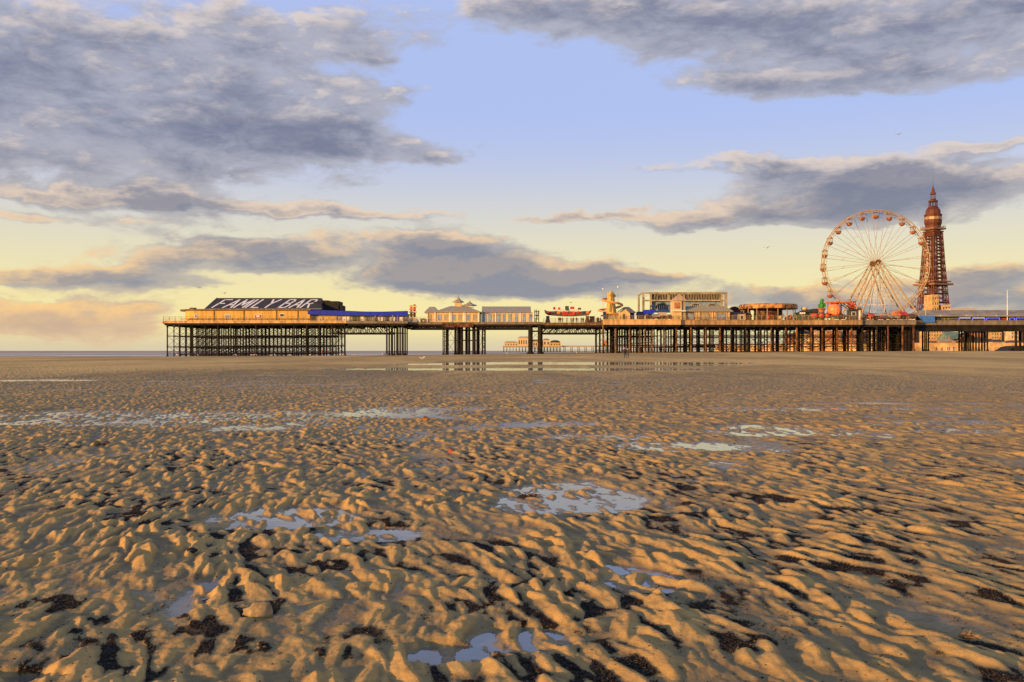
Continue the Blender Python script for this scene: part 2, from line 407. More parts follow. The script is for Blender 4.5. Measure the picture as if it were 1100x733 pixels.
# ---------------------------------------------------------------- materials
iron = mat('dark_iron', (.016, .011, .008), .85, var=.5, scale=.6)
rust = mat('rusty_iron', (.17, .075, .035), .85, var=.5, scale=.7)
fascia = mat('deck_fascia', (.60, .38, .17), .7, var=.25, scale=.35, streak=True)
fascia2 = mat('deck_fascia_grey_shade', (.20, .17, .13), .7, var=.25, scale=.35, streak=True)  # grey fascia stretches; towards the shore this colour paints in shade
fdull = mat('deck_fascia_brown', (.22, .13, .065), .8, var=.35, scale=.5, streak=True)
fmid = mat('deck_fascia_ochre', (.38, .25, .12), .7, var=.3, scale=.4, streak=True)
timber = mat('deck_timber', (.22, .15, .09), .8, var=.4)
yellowp = mat('ochre_paint', (.62, .38, .09), .6, var=.16, scale=.5, streak=True)
creamp = mat('cream_paint', (.62, .46, .24), .6, var=.15, scale=.6, streak=True)
whitep = mat('white_paint', (.78, .76, .72), .5, var=.1)
wheelp = mat('wheel_paint', (.40, .29, .15), .5, var=.12)
greyroof = mat('grey_sheet_roof', (.34, .31, .22), .6, var=.15, scale=.6, streak=True)
slate = mat('dark_slate_roof', (.05, .045, .045), .7, var=.3)
black = mat('black_cladding', (.018, .016, .015), .8, var=.3)
bluep = mat('blue_paint', (.015, .035, .48), .45, var=.2)
bluelite = mat('blue_banner', (.05, .17, .55), .5, var=.2)
paleblue = mat('pale_blue_paint', (.22, .32, .46), .6, var=.2)
navy = mat('navy_canvas', (.02, .03, .09), .8, var=.3)
redp = mat('red_paint', (.50, .05, .025), .5, var=.3)
orangep = mat('orange_paint', (.75, .20, .045), .5, var=.3)
greenp = mat('green_paint', (.05, .28, .04), .6, var=.3)
dkgreen = mat('dark_green_canvas', (.03, .11, .06), .7, var=.3)
glass = mat('dark_glass', (.03, .035, .045), .12, var=.2, spec=.6)
towerm = mat('tower_red_iron', (.125, .036, .016), .6, var=.3, scale=.2)
brickm = mat('red_brick', (.42, .17, .085), .85, var=.3, scale=.4)
stonem = mat('pale_stone', (.52, .40, .25), .85, var=.3, scale=.3)
creamw = mat('cream_render', (.62, .50, .32), .8, var=.25, scale=.3)
wallm = mat('sea_wall_concrete', (.60, .38, .16), .85, var=.35, scale=.12)
greentile = mat('green_copper_roof', (.16, .24, .17), .7, var=.25, scale=.3)
brownroof = mat('brown_roof_tiles', (.14, .07, .05), .8, var=.3)
dkgrey = mat('dark_grey_paint', (.07, .07, .075), .7, var=.3)
skin = mat('skin', (.50, .30, .21), .6)
neon = mat('blue_neon_tube', (.1, .1, .5), .4, emit=(.10, .10, 1.0, 1.3))
neonp = mat('white_neon_tube', (.6, .6, .8), .4, emit=(.75, .65, 1.0, .95))
lampw = mat('lit_lamp', (.9, .9, .8), .4, emit=(1, .93, .75, 1.0))
# ================================================================ the near pier
DY = 255.0; K = .255
def X(px, Y=DY): return (px-550)/F*Y
def Z(py, Y=DY): return EYE+(HY-py)/F*Y
DT = Z(345.2); DB = Z(348.6)
pier = thing('pier', (0, DY, 0), 'long iron seaside pier on dense dark legs, carrying pavilions and fairground rides', 'pier')
# deck: (px0, px1, Y front, Y back, fascia bottom py, top py)
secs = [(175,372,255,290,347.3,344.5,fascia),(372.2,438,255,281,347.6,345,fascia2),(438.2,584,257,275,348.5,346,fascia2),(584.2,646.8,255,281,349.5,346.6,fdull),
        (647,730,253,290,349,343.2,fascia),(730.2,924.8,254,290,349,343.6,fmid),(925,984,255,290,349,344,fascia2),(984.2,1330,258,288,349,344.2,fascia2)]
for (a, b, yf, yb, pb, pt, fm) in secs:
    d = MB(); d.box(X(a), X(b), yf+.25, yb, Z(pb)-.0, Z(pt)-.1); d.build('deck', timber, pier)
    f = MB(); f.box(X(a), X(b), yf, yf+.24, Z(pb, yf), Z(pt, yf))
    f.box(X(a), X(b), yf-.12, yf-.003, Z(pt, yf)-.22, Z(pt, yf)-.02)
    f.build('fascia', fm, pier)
    g = MB(); z1 = Z(pb, yf)-.02
    g.box(X(a)+.3, X(b)-.3, yf+.3, yf+.6, z1-.55, z1)
    for yy in np.arange(yf+4, yb, 4.0): g.box(X(a)+.3, X(b)-.3, yy, yy+.3, z1-.5, z1)
    for xx in np.arange(X(a)+1, X(b)-.5, 3.2): g.box(xx, xx+.2, yf+.62, yb-.2, z1-.85, z1-.51)
    g.build('girder', iron, pier)
# rounded seaward nose below the pavilion
n = MB()
n.box(X(174), X(176), 255, 290, Z(348), Z(345.5)); n.build('end_fascia', fascia, pier)
def railing(a, b, y, z, name='railing', m=timber, h=1.1, step=1.6, par=pier):
    g = MB(); nn = max(1, int(round((b-a)/step)))
    for i in range(nn+1): xx = a+(b-a)*i/nn; g.box(xx-.05, xx+.05, y-.05, y+.05, z, z+h)
    for q in (.35, .65, 1.0): g.box(a, b, y-.035, y+.035, z+h*q-.07, z+h*q)
    return g.build(name, m, par)
railing(X(175), X(372), 255.3, Z(344.5), m=fmid); railing(X(372), X(457), 255.3, Z(345), m=greyroof)
railing(X(584), X(646), 255.3, Z(346.6)); railing(X(648), X(924), 254.4, Z(343.4), m=fmid); railing(X(925), X(984), 255.4, Z(344)); railing(X(1002), X(1330), 258.15, Z(344.3), m=dkgrey, h=.8, step=3.0)
LEGS = []
def leg(x, y, ztop, r=.17): LEGS.append((y, x, ztop, r))
BR = {}
def braces(xs, y, zt, kind='side', lev=(.30, .62, .86), x_on=True, r=.055):
    """one row of legs: horizontal ties and crossed rods between neighbours"""
    g = BR.setdefault(kind+str(round(y)), MB())
    zb = [gz(x, y) for x in xs]
    for l in lev:
        for (a, b, za, zc) in zip(xs[:-1], xs[1:], zb[:-1], zb[1:]):
            g.bar((a, y, zt+(za-zt)*l), (b, y, zt+(zc-zt)*l), r*1.5, 4, cap=False)
    L = (0.02,)+tuple(lev)
    if x_on:
        for l0, l1 in zip(L[:-1], L[1:]):
            for (a, b, za, zc) in zip(xs[:-1], xs[1:], zb[:-1], zb[1:]):
                if abs(b-a) > 6.5: continue
                z0 = zt+(za-zt)*l0; z1 = zt+(za-zt)*l1
                g.bar((a, y, z0), (b, y, z1), r*.8, 3, cap=False); g.bar((a, y, z1), (b, y, z0), r*.8, 3, cap=False)
def row(pxs, Y, zt, kind, r=.17, lev=(.30, .62, .86), x_on=True):
    xs = [(p-550)/F*DY for p in pxs]
    for x in xs: leg(x, Y, zt, r*random.uniform(.85, 1.2))
    braces(xs, Y, zt, kind, lev, x_on)
zl = Z(349.6)
# seaward head: wide and deep, legs every few metres
for k, Y in enumerate(np.arange(256.2, 289, 4.6)):
    row([p_ for p_ in (178+13.7*i+(k % 2)*.6 for i in range(15)) if 550+(p_-550)*DY/Y < 372], Y, zl, 'head', .16 if k else .2, lev=(.33, .66, .90))
for p in [178+13.7*i for i in range(15)]:
    x = (p-550)/F*DY; g = BR.setdefault('headx'+str(round(x)), MB())
    if p > 360: continue
    for l in (.33, .66, .9): zz = zl+(gz(x, 270)-zl)*l; g.bar((x, 256, zz), (x, 284 if p < 345 else 270, zz), .07, 4)
# clusters
for Y in (256, 261, 266): row([415, 421, 427, 432.5] if Y < 270 else [417, 426, 432], Y, zl, 'inner_cluster', .2, x_on=False, lev=(.25, .88))
for Y in (258, 263, 268, 274):
    row([475, 478.5] if Y < 264 else [476.5], Y, zl, 'kiosk_cluster', .15); row([488, 491, 495, 503, 509, 512] if Y < 264 else [490, 498, 506, 512], Y, zl, 'kiosk_cluster', .24, lev=(.14, .5, .9), x_on=False); row([517.5, 520.5] if Y < 264 else [519], Y, zl, 'kiosk_cluster', .15)
g = BR['kiosk_cluster258']
for (a, b) in ((478.5, 488), (512, 517.5)):
    for (l0, l1) in ((.02, .5), (.5, .95)):
        z0 = zl+(gz(X(a), 258)-zl)*l0; z1 = zl+(gz(X(a), 258)-zl)*l1
        g.bar((X(a), 258, z0), (X(b), 258, z1), .05, 3); g.bar((X(a), 258, z1), (X(b), 258, z0), .05, 3); g.bar((X(a), 258, z1), (X(b), 258, z1), .08, 4)
for Y in (257, 263, 269, 274): row([570, 581], Y, zl, 'truss_pier', .62 if Y < 258 else .3, x_on=Y < 258, lev=(.18, .5, .8))
for Y in (255, 265, 277): row([648, 661.5], Y, zl, 'truss_end', .28, lev=(.25, .72, .9))
for Y in (256, 262, 268, 274, 280, 286):
    f = int(Y-256)//6
    row([666+.5*f, 677, 688-.3*f, 693.5, 701, 714], Y, zl, 'fairground_side', .2, lev=(.38, .72), x_on=(f != 1))
for k, Y in enumerate(np.arange(255.5, 290, 5.6)):
    pxs = []; p = 727.0+k*.8
    while p < 984: pxs.append(p); p += (13.2 if k % 2 else 15.1)*(.78 if (int(p*7)+k) % 3 == 0 else 1.04)
    row(pxs, Y, zl, 'fairground', (.235 if k < 1 else .19), lev=(.36, .70, .9) if k % 2 == 0 else (.42, .8), x_on=(k % 2 == 0))
for Y in (259, 265, 271, 277, 284): row([976, 979.5, 983, 986] if Y < 266 else [978, 983, 988], Y, zl, 'shore_joint', .42, lev=(.3, .6, .9))
for Y in (260, 263): row([1002+(Y-260), 1006+(Y-260)], Y, zl, 'shore_pair', .2, x_on=False, lev=(.55,))
for Y in (260, 266, 272): q_ = (Y-255)*.9+(Y-260)*.5; row([1041+q_, 1047+q_*1.1, 1057+q_, 1066+q_*1.05], Y, zl, 'shore_cluster', .24, x_on=False, lev=(.2,))
for Y in (260, 270, 282): row([1102+(Y-260)*2.6, 1180+(Y-260)*2.6, 1250+(Y-260)*2.6], Y, zl, 'shore_far', .36, x_on=False, lev=(.2,))
LEGS.sort()
vis = [l for l in LEGS if abs(l[1]/l[0]) < .56]
near = vis[:100]; rest = [l for l in LEGS if l not in near]
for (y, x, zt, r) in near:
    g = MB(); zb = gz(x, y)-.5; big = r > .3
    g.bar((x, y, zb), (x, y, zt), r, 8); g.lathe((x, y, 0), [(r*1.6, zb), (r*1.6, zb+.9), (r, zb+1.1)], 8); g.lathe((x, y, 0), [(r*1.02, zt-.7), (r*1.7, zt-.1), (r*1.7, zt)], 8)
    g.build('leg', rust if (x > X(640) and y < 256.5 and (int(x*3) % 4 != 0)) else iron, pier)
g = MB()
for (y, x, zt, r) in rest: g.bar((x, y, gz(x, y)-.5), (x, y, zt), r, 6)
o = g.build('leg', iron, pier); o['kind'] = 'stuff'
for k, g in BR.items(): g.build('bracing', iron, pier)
# lattice girders spanning the openings
def truss(p0, p1, pt, pb, Y, n, arch=False):
    g = MB(); a, b = X(p0), X(p1)
    for yy in (Y, Y+8, Y+16):
        z0, z1 = Z(pt), Z(pb); g.box(a, b, yy, yy+.2, z1-.14, z1+.14)
        for i in range(n):
            x0 = a+(b-a)*i/n; x1 = a+(b-a)*(i+1)/n
            g.bar((x0, yy+.1, z0), (x1, yy+.1, z1), .08, 4); g.bar((x0, yy+.1, z1), (x1, yy+.1, z0), .08, 4); g.bar((x0, yy+.1, z0), (x0, yy+.1, z1), .1, 4)
    g.build('lattice_girder', iron, pier)
truss(350, 416, 349, 358, 256, 9); truss(433, 488, 349, 352.5, 258, 12); truss(512, 570, 349, 352.5, 258, 12); truss(583, 648, 350, 358, 256, 9)
g = MB(); g.box(X(984), X(1330), 258.6, 259.2, Z(356), Z(349.2)); g.build('edge_girder', iron, pier)
g = MB(); g.box(X(475), X(508), 256.9, 257.3, Z(351.5), Z(347)); g.build('orange_soffit', rust, pier)
# ================================================================ pavilion with painted roof
EY = 257.0
def px3(px, py, Y): return P(px, py, Y)
t = thing('bar_pavilion', (X(270), EY, DT), 'ochre pavilion at the seaward end under a black roof painted FAMILY BAR', 'pavilion')
w = MB(); xa, xb = X(191, EY), X(333, EY); zb, zt = Z(345, EY), Z(333.6, EY)
pts = [(xb, EY+14), (xb, EY)]; cx = xa+4.5
pts = [(xb, EY), (xb, EY+16)]+[(cx+ -4.5*math.sin(a), EY+8-8*math.cos(a)) for a in [math.pi*(1-i/10) for i in range(11)]]
nn = len(pts); w.add([(x, y, zb) for x, y in pts]+[(x, y, zt) for x, y in pts], [(i, (i+1) % nn, nn+(i+1) % nn, nn+i) for i in range(nn)]+[tuple(range(nn, 2*nn))]); w.build('wall', yellowp, t)
w = MB(); pts2 = [(xb+.3, EY-.6), (xb+.3, EY+16.5)]+[(cx-6.0*math.sin(a), EY+8-8.6*math.cos(a)) for a in [math.pi*(1-i/12) for i in range(13)]]
nn = len(pts2); w.add([(x, y, zt+.003) for x, y in pts2]+[(x, y, zt+.38) for x, y in pts2], [(i, (i+1) % nn, nn+(i+1) % nn, nn+i) for i in range(nn)]+[tuple(range(nn, 2*nn)), tuple(range(nn))[::-1]]); w.build('eaves', timber, t)
w = MB(); w.box(X(205, 262), X(210, 262), 261, 263, zt+.38, zt+.95); w.build('rooftop_vent', dkgrey, t)
for p in (230, 262, 297, 320): g = MB(); g.box(X(p, EY)-.12, X(p, EY)+.12, EY-.12, EY-.003, zb, zt); g.build('pilaster', timber, t)
def window(par, px, w_, py0, py1, Y, m=glass, fm=whitep, name='window'):
    a, b = X(px-w_/2, Y), X(px+w_/2, Y); z0, z1 = Z(py1, Y), Z(py0, Y)
    f = MB(); q = .1; f.box(a-q, b+q, Y-.10, Y-.003, z0-q, z0); f.box(a-q, b+q, Y-.10, Y-.003, z1, z1+q); f.box(a-q, a, Y-.10, Y-.003, z0, z1); f.box(b, b+q, Y-.10, Y-.003, z0, z1)
    fo = f.build(name, fm, par); g = MB(); g.box(a, b, Y-.05, Y-.003, z0, z1); g.build('pane', m, fo); return fo
window(t, 210.5, 2.4, 338, 341.5, EY, paleblue); window(t, 244.5, 4.6, 338.5, 341.8, EY, paleblue)
window(t, 277.5, 7, 338.2, 341.6, EY, redp); window(t, 303, 4, 337.5, 340, EY)
g = MB(); g.box(X(275.5, EY), X(279, EY), EY-.14, EY-.11, Z(341, EY), Z(339, EY)); g.build('poster', whitep, t)
g = MB(); g.box(X(192), X(331), EY-.08, EY-.003, Z(343.2, EY), Z(342.6, EY)); g.build('dado_rail', timber, t)
# sloping roof: eave and ridge
ye, yr = 257.6, 265.5; ez = Z(332.3, ye); rz_ = Z(320.3, yr)
A = Vector((X(219.5, ye), ye, ez)); B = Vector((X(345.5, ye), ye, ez)); Cc = Vector((X(345, yr), yr, rz_)); D = Vector((X(233, yr), yr, rz_))
g = MB(); back = yr+7.5
g.add([A, B, Cc, D, (A.x, back, ez), (B.x, back, ez), (Cc.x, yr+.4, rz_), (D.x, yr+.4, rz_)], [(0,1,2,3), (3,2,6,7), (7,6,5,4), (1,5,6,2), (0,3,7,4), (0,4,5,1)]); ro = g.build('roof', slate, t)
g = MB(); g.bar(A+Vector((0,-.05,.05)), B+Vector((0,-.05,.05)), .09, 6); g.bar(A+Vector((0,0,.06)), D+Vector((0,0,.06)), .09, 6); g.build('roof_edge', greyroof, ro)
g = MB(); sl = (D-A); sl.x = 0; nn_ = Vector((1,0,0)).cross(sl).normalized()
for i in range(1, 26):
    xx = A.x+(B.x-A.x)*i/26; e0 = max(0, (xx-A.x)/(D.x-A.x)) if xx < D.x else 1.0
    p0 = Vector((xx, A.y, A.z))+nn_*.01; g.bar(p0, p0+sl*min(1, e0), .035, 4)
g.build('sheet_seams', mat('seam_grey', (.09, .085, .08), .7), ro)
STR = {'F': [((0,0),(0,1)),((0,1),(.8,1)),((0,.52),(.6,.52))], 'A': [((0,0),(.45,1)),((.45,1),(.9,0)),((.2,.33),(.7,.33))],
 'M': [((0,0),(.08,1)),((.08,1),(.5,.3)),((.5,.3),(.92,1)),((.92,1),(1,0))], 'I': [((.2,0),(.2,1))], 'L': [((0,1),(0,0)),((0,0),(.75,0))],
 'Y': [((0,1),(.42,.48)),((.85,1),(.42,.48)),((.42,.48),(.42,0))], 'B': [((0,0),(0,1)),((0,1),(.65,1)),((.65,1),(.78,.77)),((.78,.77),(.65,.54)),((0,.54),(.65,.54)),((.65,.54),(.82,.27)),((.82,.27),(.68,0)),((0,0),(.68,0))],
 'R': [((0,0),(0,1)),((0,1),(.65,1)),((.65,1),(.8,.76)),((.8,.76),(.65,.5)),((0,.5),(.65,.5)),((.4,.5),(.85,0))],
 'H': [((0,0),(0,1)),((.8,0),(.8,1)),((0,.5),(.8,.5))], 'o': [((.1,0),(.6,0)),((.6,0),(.6,.62)),((.6,.62),(.1,.62)),((.1,.62),(.1,0))], 't': [((.3,0),(.3,.95)),((.05,.62),(.6,.62))],
 'd': [((.6,0),(.6,1)),((.1,0),(.6,0)),((.1,0),(.1,.62)),((.1,.62),(.6,.62))], 'g': [((.1,.05),(.6,.05)),((.6,-.3),(.6,.62)),((.6,.62),(.1,.62)),((.1,.62),(.1,.05)),((.1,-.3),(.6,-.3))], 's': [((.1,0),(.6,0)),((.6,0),(.6,.3)),((.6,.3),(.1,.32)),((.1,.32),(.1,.62)),((.1,.62),(.6,.62))]}
def letters(text, o, ux, uz, nrm, h, adv, wid, th, m, par, shear=0.0, name='lettering'):
    g = MB(); x = 0.0
    for ch in text:
        if ch == ' ': x += adv*.55; continue
        wch = wid*(.45 if ch == 'I' else 1)
        for (a, b) in STR[ch]:
            def q(p): return o+ux*(x+p[0]*wch+p[1]*shear)+uz*(p[1]*h)
            A_, B_ = q(a), q(b); d = (B_-A_).normalized(); A_ = A_-d*th*.4; B_ = B_+d*th*.4; s_ = d.cross(nrm).normalized()*th/2
            g.add([A_-s_+nrm*.02, A_+s_+nrm*.02, B_+s_+nrm*.02, B_-s_+nrm*.02, A_-s_+nrm*.06, A_+s_+nrm*.06, B_+s_+nrm*.06, B_-s_+nrm*.06], [(0,1,2,3), (7,6,5,4), (0,4,5,1), (1,5,6,2), (2,6,7,3), (3,7,4,0)])
        x += wch+(adv-wid)
    return g.build(name, m, par)
up = (D-A); up.x = 0; L_ = up.length; up.normalize(); nr = Vector((1,0,0)).cross(up).normalized()
letters('FAMILY BAR', A+Vector((1.85, 0, 0))+up*(L_*.14), Vector((1,0,0)), up, nr, L_*.70, 3.02, 2.45, .52, whitep, ro, shear=1.9)
g = MB(); Yb = 262
g.box(X(333.5, Yb), X(347, Yb), Yb, Yb+7, Z(333, Yb), Z(324.3, Yb)); g.box(X(347, Yb), X(363.5, Yb), Yb+.3, Yb+7, Z(333, Yb), Z(323.6, Yb)); g.box(X(363.5, Yb), X(367, Yb), Yb+.6, Yb+6, Z(333, Yb), Z(328, Yb))
g.box(X(345.4, Yb), X(352, Yb), Yb+1, Yb+6, Z(324, Yb), Z(322.6, Yb)); g.build('rear_block', black, t)
# ---------------------------------------------------------------- blue-roofed stalls
t = thing('amusement_arcade', (X(385), 258, DT), 'low arcade with a bright blue wavy fascia beside the black-roofed bar', 'arcade')
Y0 = 257.5; g = MB(); g.box(X(334.5, Y0), X(436, Y0), Y0+.8, Y0+9, Z(345, Y0), Z(337.5, Y0)); g.build('wall', greyroof, t)
g = MB(); top = [(331, 333.3), (350, 333.6), (371, 334.0), (390, 334.8), (410, 335.0), (425, 334.6), (438, 334.2)]
bot = [(438, 339.6), (400, 339.6), (372, 339.2), (350, 338.2), (331, 338.0)]
g.prism([(X(a, Y0), Z(b, Y0)) for a, b in (bot[::-1]+top[::-1])], Y0-.6, Y0+.79); g.build('fascia', bluep, t)
g = MB(); g.hip(X(332, Y0), X(437, Y0), Y0+.8, Y0+10, Z(337.4, Y0), Z(334.4, Y0), 2, 3); g.build('roof', bluep, t)
for i, (a, b, m_) in enumerate([(337.5,346,creamp),(348,361,yellowp),(366,375,whitep),(378,385,black),(387.5,391,whitep),(393,396.5,black),(401,404.5,black),(406,411,whitep),(413,417,black),(419,424,whitep),(425,428,bluep),(429,433,whitep)]):
    g = MB(); g.box(X(a, Y0), X(b, Y0), Y0+.6, Y0+.797, Z(344.6, Y0), Z(340.2, Y0)); g.build('shutter', m_, t)
for p in (362.5, 335.5, 399, 412, 437): g = MB(); g.bar((X(p, Y0), Y0-.2, Z(345, Y0)), (X(p, Y0), Y0-.2, Z(338, Y0)), .14, 6); g.build('post', dkgrey, t)
# thrill tower
t = thing('ride_tower', (X(441.5), 259, DT), 'slim red and orange ride tower of stacked panels past the blue arcade', 'ride')
g = MB(); g.box(X(439), X(441), 259, 260, DT-.2, Z(327.3)); g.box(X(442.3), X(444.6), 259.2, 260, DT-.2, Z(326.3)); g.build('column', redp, t)
for i, py in enumerate((328, 331, 334, 337, 340)): g = MB(); g.box(X(438+i*.2), X(446.2-(i % 2)*2), 258.4, 258.95, Z(py+1.6), Z(py)); g.build('panel', orangep if i % 2 else creamp, t)
g = MB(); g.hip(X(436.5), X(448), 258, 262, DT-.2, Z(342), .5, .5); g.build('base', greyroof, t)
# little brown booth
t = thing('ticket_booth', (X(453), 260, DT), 'tiny brown wooden booth between ride tower and cream pavilion', 'booth')
g = MB(); g.box(X(450), X(456), 259, 262, DT-.2, Z(342.6)); g.build('wall', timber, t)
g = MB(); g.hip(X(449.3), X(456.7), 258.6, 262.4, Z(342.6), Z(341.4), .8, .8); g.build('roof', brownroof, t)
g = MB(); g.box(X(451.5), X(454.5), 258.95, 258.997, Z(345), Z(343.4)); g.build('hatch', creamp, t)
# ---------------------------------------------------------------- cream pavilion with turret
YK = 257.2
t = thing('kiosk_pavilion', (X(485), 260, DT), 'cream pavilion with grey hipped roofs and a small turret in the middle of the pier', 'pavilion')
g = MB(); g.box(X(458, YK), X(466.8, YK), YK+1, YK+11, Z(346.4, YK), Z(336, YK)); g.box(X(467, YK), X(515, YK), YK, YK+12, Z(346.4, YK), Z(335.6, YK)); g.build('wall', creamp, t)
g = MB(); g.hip(X(455.4, YK), X(470, YK), YK+.4, YK+11.5, Z(336, YK), Z(329.5, YK+3), 1.2, 3.5); g.build('roof', greyroof, t)
g = MB(); g.hip(X(466.2, YK), X(516.8, YK), YK-.7, YK+12.7, Z(335.6, YK), Z(329.0, YK+4), 4.2, 4.6); r_ = g.build('roof', greyroof, t)
def turret(par, px, w_, pyb, pyt, pyr, Y, wm, rm, fin=1.5):
    x = X(px, Y); h = w_/2*K; q = MB(); q.box(x-h, x+h, Y-h, Y+h, Z(pyb, Y), Z(pyt, Y)); q.build('turret', wm, par)
    q = MB(); q.lathe((x, Y, 0), [(h*1.95, Z(pyt, Y)), (h*1.9, Z(pyt, Y)+.15), (h*.9, Z((pyt+pyr)/2, Y)-.05), (h*.12, Z(pyr, Y)), (h*.06, Z(pyr, Y)+fin)], 8, math.pi/8); q.build('turret_roof', rm, par)
turret(t, 492.3, 7.2, 331, 325.0, 319.6, YK+4.5, creamp, greyroof, 1.4)
turret(t, 504.5, 9, 330.5, 328.6, 324.2, YK+5, whitep, greyroof, .5)
g = MB(); g.box(X(490.8, YK), X(495, YK), YK+2.9, YK+3.2, Z(334, YK), Z(330.5, YK)); g.build('turret_hatch', black, t)
for i, p in enumerate((458.6, 467.4, 483.2, 484.6, 498.2, 499.6, 514.4)): g = MB(); Yq = YK-.003 if p > 467 else YK+.997; g.box(X(p-.5, YK), X(p+.5, YK), Yq-.2, Yq, Z(346.4, YK), Z(335.8, YK)); g.build('pilaster', whitep, t)
for i, (p, w_) in enumerate([(462, 2.2), (472, 3.4), (479, 3), (487.5, 3), (494, 3.2), (503, 3), (510, 3.2)]): window(t, p, w_, 338, 344.6, YK if p > 467 else YK+1, paleblue if i % 2 else greyroof, creamp)
t = thing('arcade_hall', (X(546), 260, DT), 'long pale hall with blue panels and a plain grey pitched roof beside the turreted pavilion', 'hall')
YH = 258.2
g = MB(); g.box(X(517, YH), X(573, YH), YH, YH+11, Z(346.4, YH), Z(336, YH)); g.build('wall', creamp, t)
g = MB(); x0, x1 = X(516.2, YH)+.3, X(574, YH); y0 = YH-.6; g.prismx([(y0, Z(336, YH)), (y0, Z(335.6, YH)), (y0+5.5, Z(329.4, YH+5)), (y0+11.5, Z(335.6, YH)), (y0+11.5, Z(336, YH))], x0, x1-.9); g.build('roof', greyroof, t)
for (a, b) in [(518.5, 522.5), (524.5, 528), (529.5, 531), (534, 537.5), (540, 543), (546.5, 549.5), (553, 556), (561.5, 564.5), (568.5, 571.5)]:
    g = MB(); g.box(X(a, YH), X(b, YH), YH-.06, YH-.003, Z(345.8, YH), Z(337.4, YH)); g.build('panel', paleblue, t)
for p in (518, 532.5, 545, 559, 572.6): g = MB(); g.box(X(p-.35, YH), X(p+.35, YH), YH-.14, YH-.003, Z(346.3, YH), Z(336.2, YH)); g.build('pilaster', whitep, t)
t = thing('stair_cage', (X(576), 260, DT), 'open steel staircase cage against the right end of the long hall', 'staircase')
g = MB()
for p in (574.8, 576.6, 579.2):
    for yy in (258, 261): g.bar((X(p), yy, DT-.2), (X(p), yy, Z(332 if p < 577 else 332.6)), .10, 4)
for z_ in (334, 338, 342): g.box(X(574.6), X(579.4), 258, 261, Z(z_)-.12, Z(z_))
g.build('frame', dkgrey, t)
g = MB()
for k in range(10): g.box(X(575)+k*.1, X(575)+k*.1+.4, 258.5, 260.5, Z(345)+k*.3, Z(345)+k*.3+.08)
g.build('steps', timber, t)
# ---------------------------------------------------------------- pirate boat ride
t = thing('boat_ride', (X(610), 262, DT), 'boat-shaped swing ride with red and white cabins on two dark posts', 'ride')
YB = 261
g = MB(); prof = [(585,333),(586,336),(589,338.3),(596,338.9),(606,339.6),(617,339.7),(626,339),(632.5,338.6),(634.5,336),(635.5,333),(633,334.5),(628,334.3),(621,335),(613,334.6),(604,334.9),(598,334.4),(592,334.6),(588,334.2)]
g.prism([(X(a, YB), Z(b, YB)) for a, b in prof], YB, YB+3.2); g.build('hull', mat('boat_timber', (.16, .10, .055), .7, var=.5, scale=2.0), t)
g = MB(); g.prism([(X(a, YB), Z(b, YB)) for a, b in [(604,335.2),(605,339.2),(617,339.4),(618.5,335)]], YB-.15, YB-.003); g.build('hull_panel', redp, t)
for i in range(9):
    g = MB(); p = 590+i*5.2; g.ball((X(p, YB), YB-.05, Z(336, YB)), .5, .12, .42, 8, 5); g.build('shield', [redp, dkgrey, orangep][i % 3], t)
for (a, b, c, d, m_) in [(594.5,596.8,329.8,332.4,redp),(597,599.5,330,332.4,whitep),(599.8,602,330.2,332.4,redp),(602.2,604.8,330,332.6,whitep),(607.5,611.5,328.8,333.4,dkgrey),(613,617,329.4,331.8,redp),(617.2,621,329.6,332.2,whitep),(621.2,624.6,330.6,332.6,dkgrey)]:
    g = MB(); g.prism([(X(a, YB), Z(d, YB)), (X(b, YB), Z(d, YB)), (X(b-.3, YB), Z(c, YB)), (X(a+.1, YB), Z(c, YB))], YB+.8, YB+2.4); g.build('cabin', m_, t)
g = MB(); g.box(X(596), X(625), YB+1, YB+2.2, Z(333.6, YB), Z(332.4, YB)); g.build('deck_rail', whitep, t)
for p in (589.6, 633.4):
    g = MB(); g.lathe((X(p), YB+1.6, 0), [(.75, DT-.2), (.6, Z(343)), (.45, Z(341)), (.5, Z(338.6))], 8); g.build('post', dkgrey if p < 600 else rust, t)
tag(MB().box(X(635.5), X(640.2), 259, 261.5, DT-.2, Z(339.8)).box(X(635.2), X(640.5), 258.8, 261.7, Z(339.8), Z(339.3)).build('generator', black, origin=(X(638), 260, DT)), 'dark generator box on the deck right of the boat ride', 'generator')
# ---------------------------------------------------------------- helter skelter
t = thing('helter_skelter', (X(657), 260, DT), 'yellow and red spiral slide tower wound round a ladder mast', 'slide')
Yh = 260; cx_ = X(656.5, Yh)
g = MB(); g.lathe((cx_, Yh, 0), [(1.9, DT-.2), (1.5, Z(335)), (.9, Z(318)), (1.2, Z(316)), (1.0, Z(314.6)), (.1, Z(311))], 10); g.build('tower', yellowp, t)
g = MB(); N = 70; pr = None
for i in range(N+1):
    f = i/N; a = 4.2*math.pi*f+.7; rr = (1.6+1.6*math.sin(math.pi*min(1, f*1.15))*.6+1.2*f); z_ = Z(316.5)*(1-f)+Z(342)*f
    if .50 < f < .66: rr += 1.0*math.sin((f-.50)/.16*math.pi)
    p = Vector((cx_+rr*math.cos(a), Yh+rr*math.sin(a), z_))
    if pr is not None: g.bar(pr, p, .34, 5)
    pr = p
g.build('chute', mat('chute_paint', (.55, .12, .05), .5, var=.8, scale=.9, col2=(.60, .42, .12)), t)
g = MB(); xm = X(653.6, Yh-1.8)
for dx_ in (-.25, .25): g.bar((xm+dx_, Yh-1.8, DT-.2), (xm+dx_, Yh-1.8, Z(312.6)), .09, 4)
for z_ in np.arange(DT, Z(313), .7): g.box(xm-.25, xm+.25, Yh-1.84, Yh-1.78, z_, z_+.09)
g.build('ladder', creamp, t)
g = MB(); rd = random.Random(3)
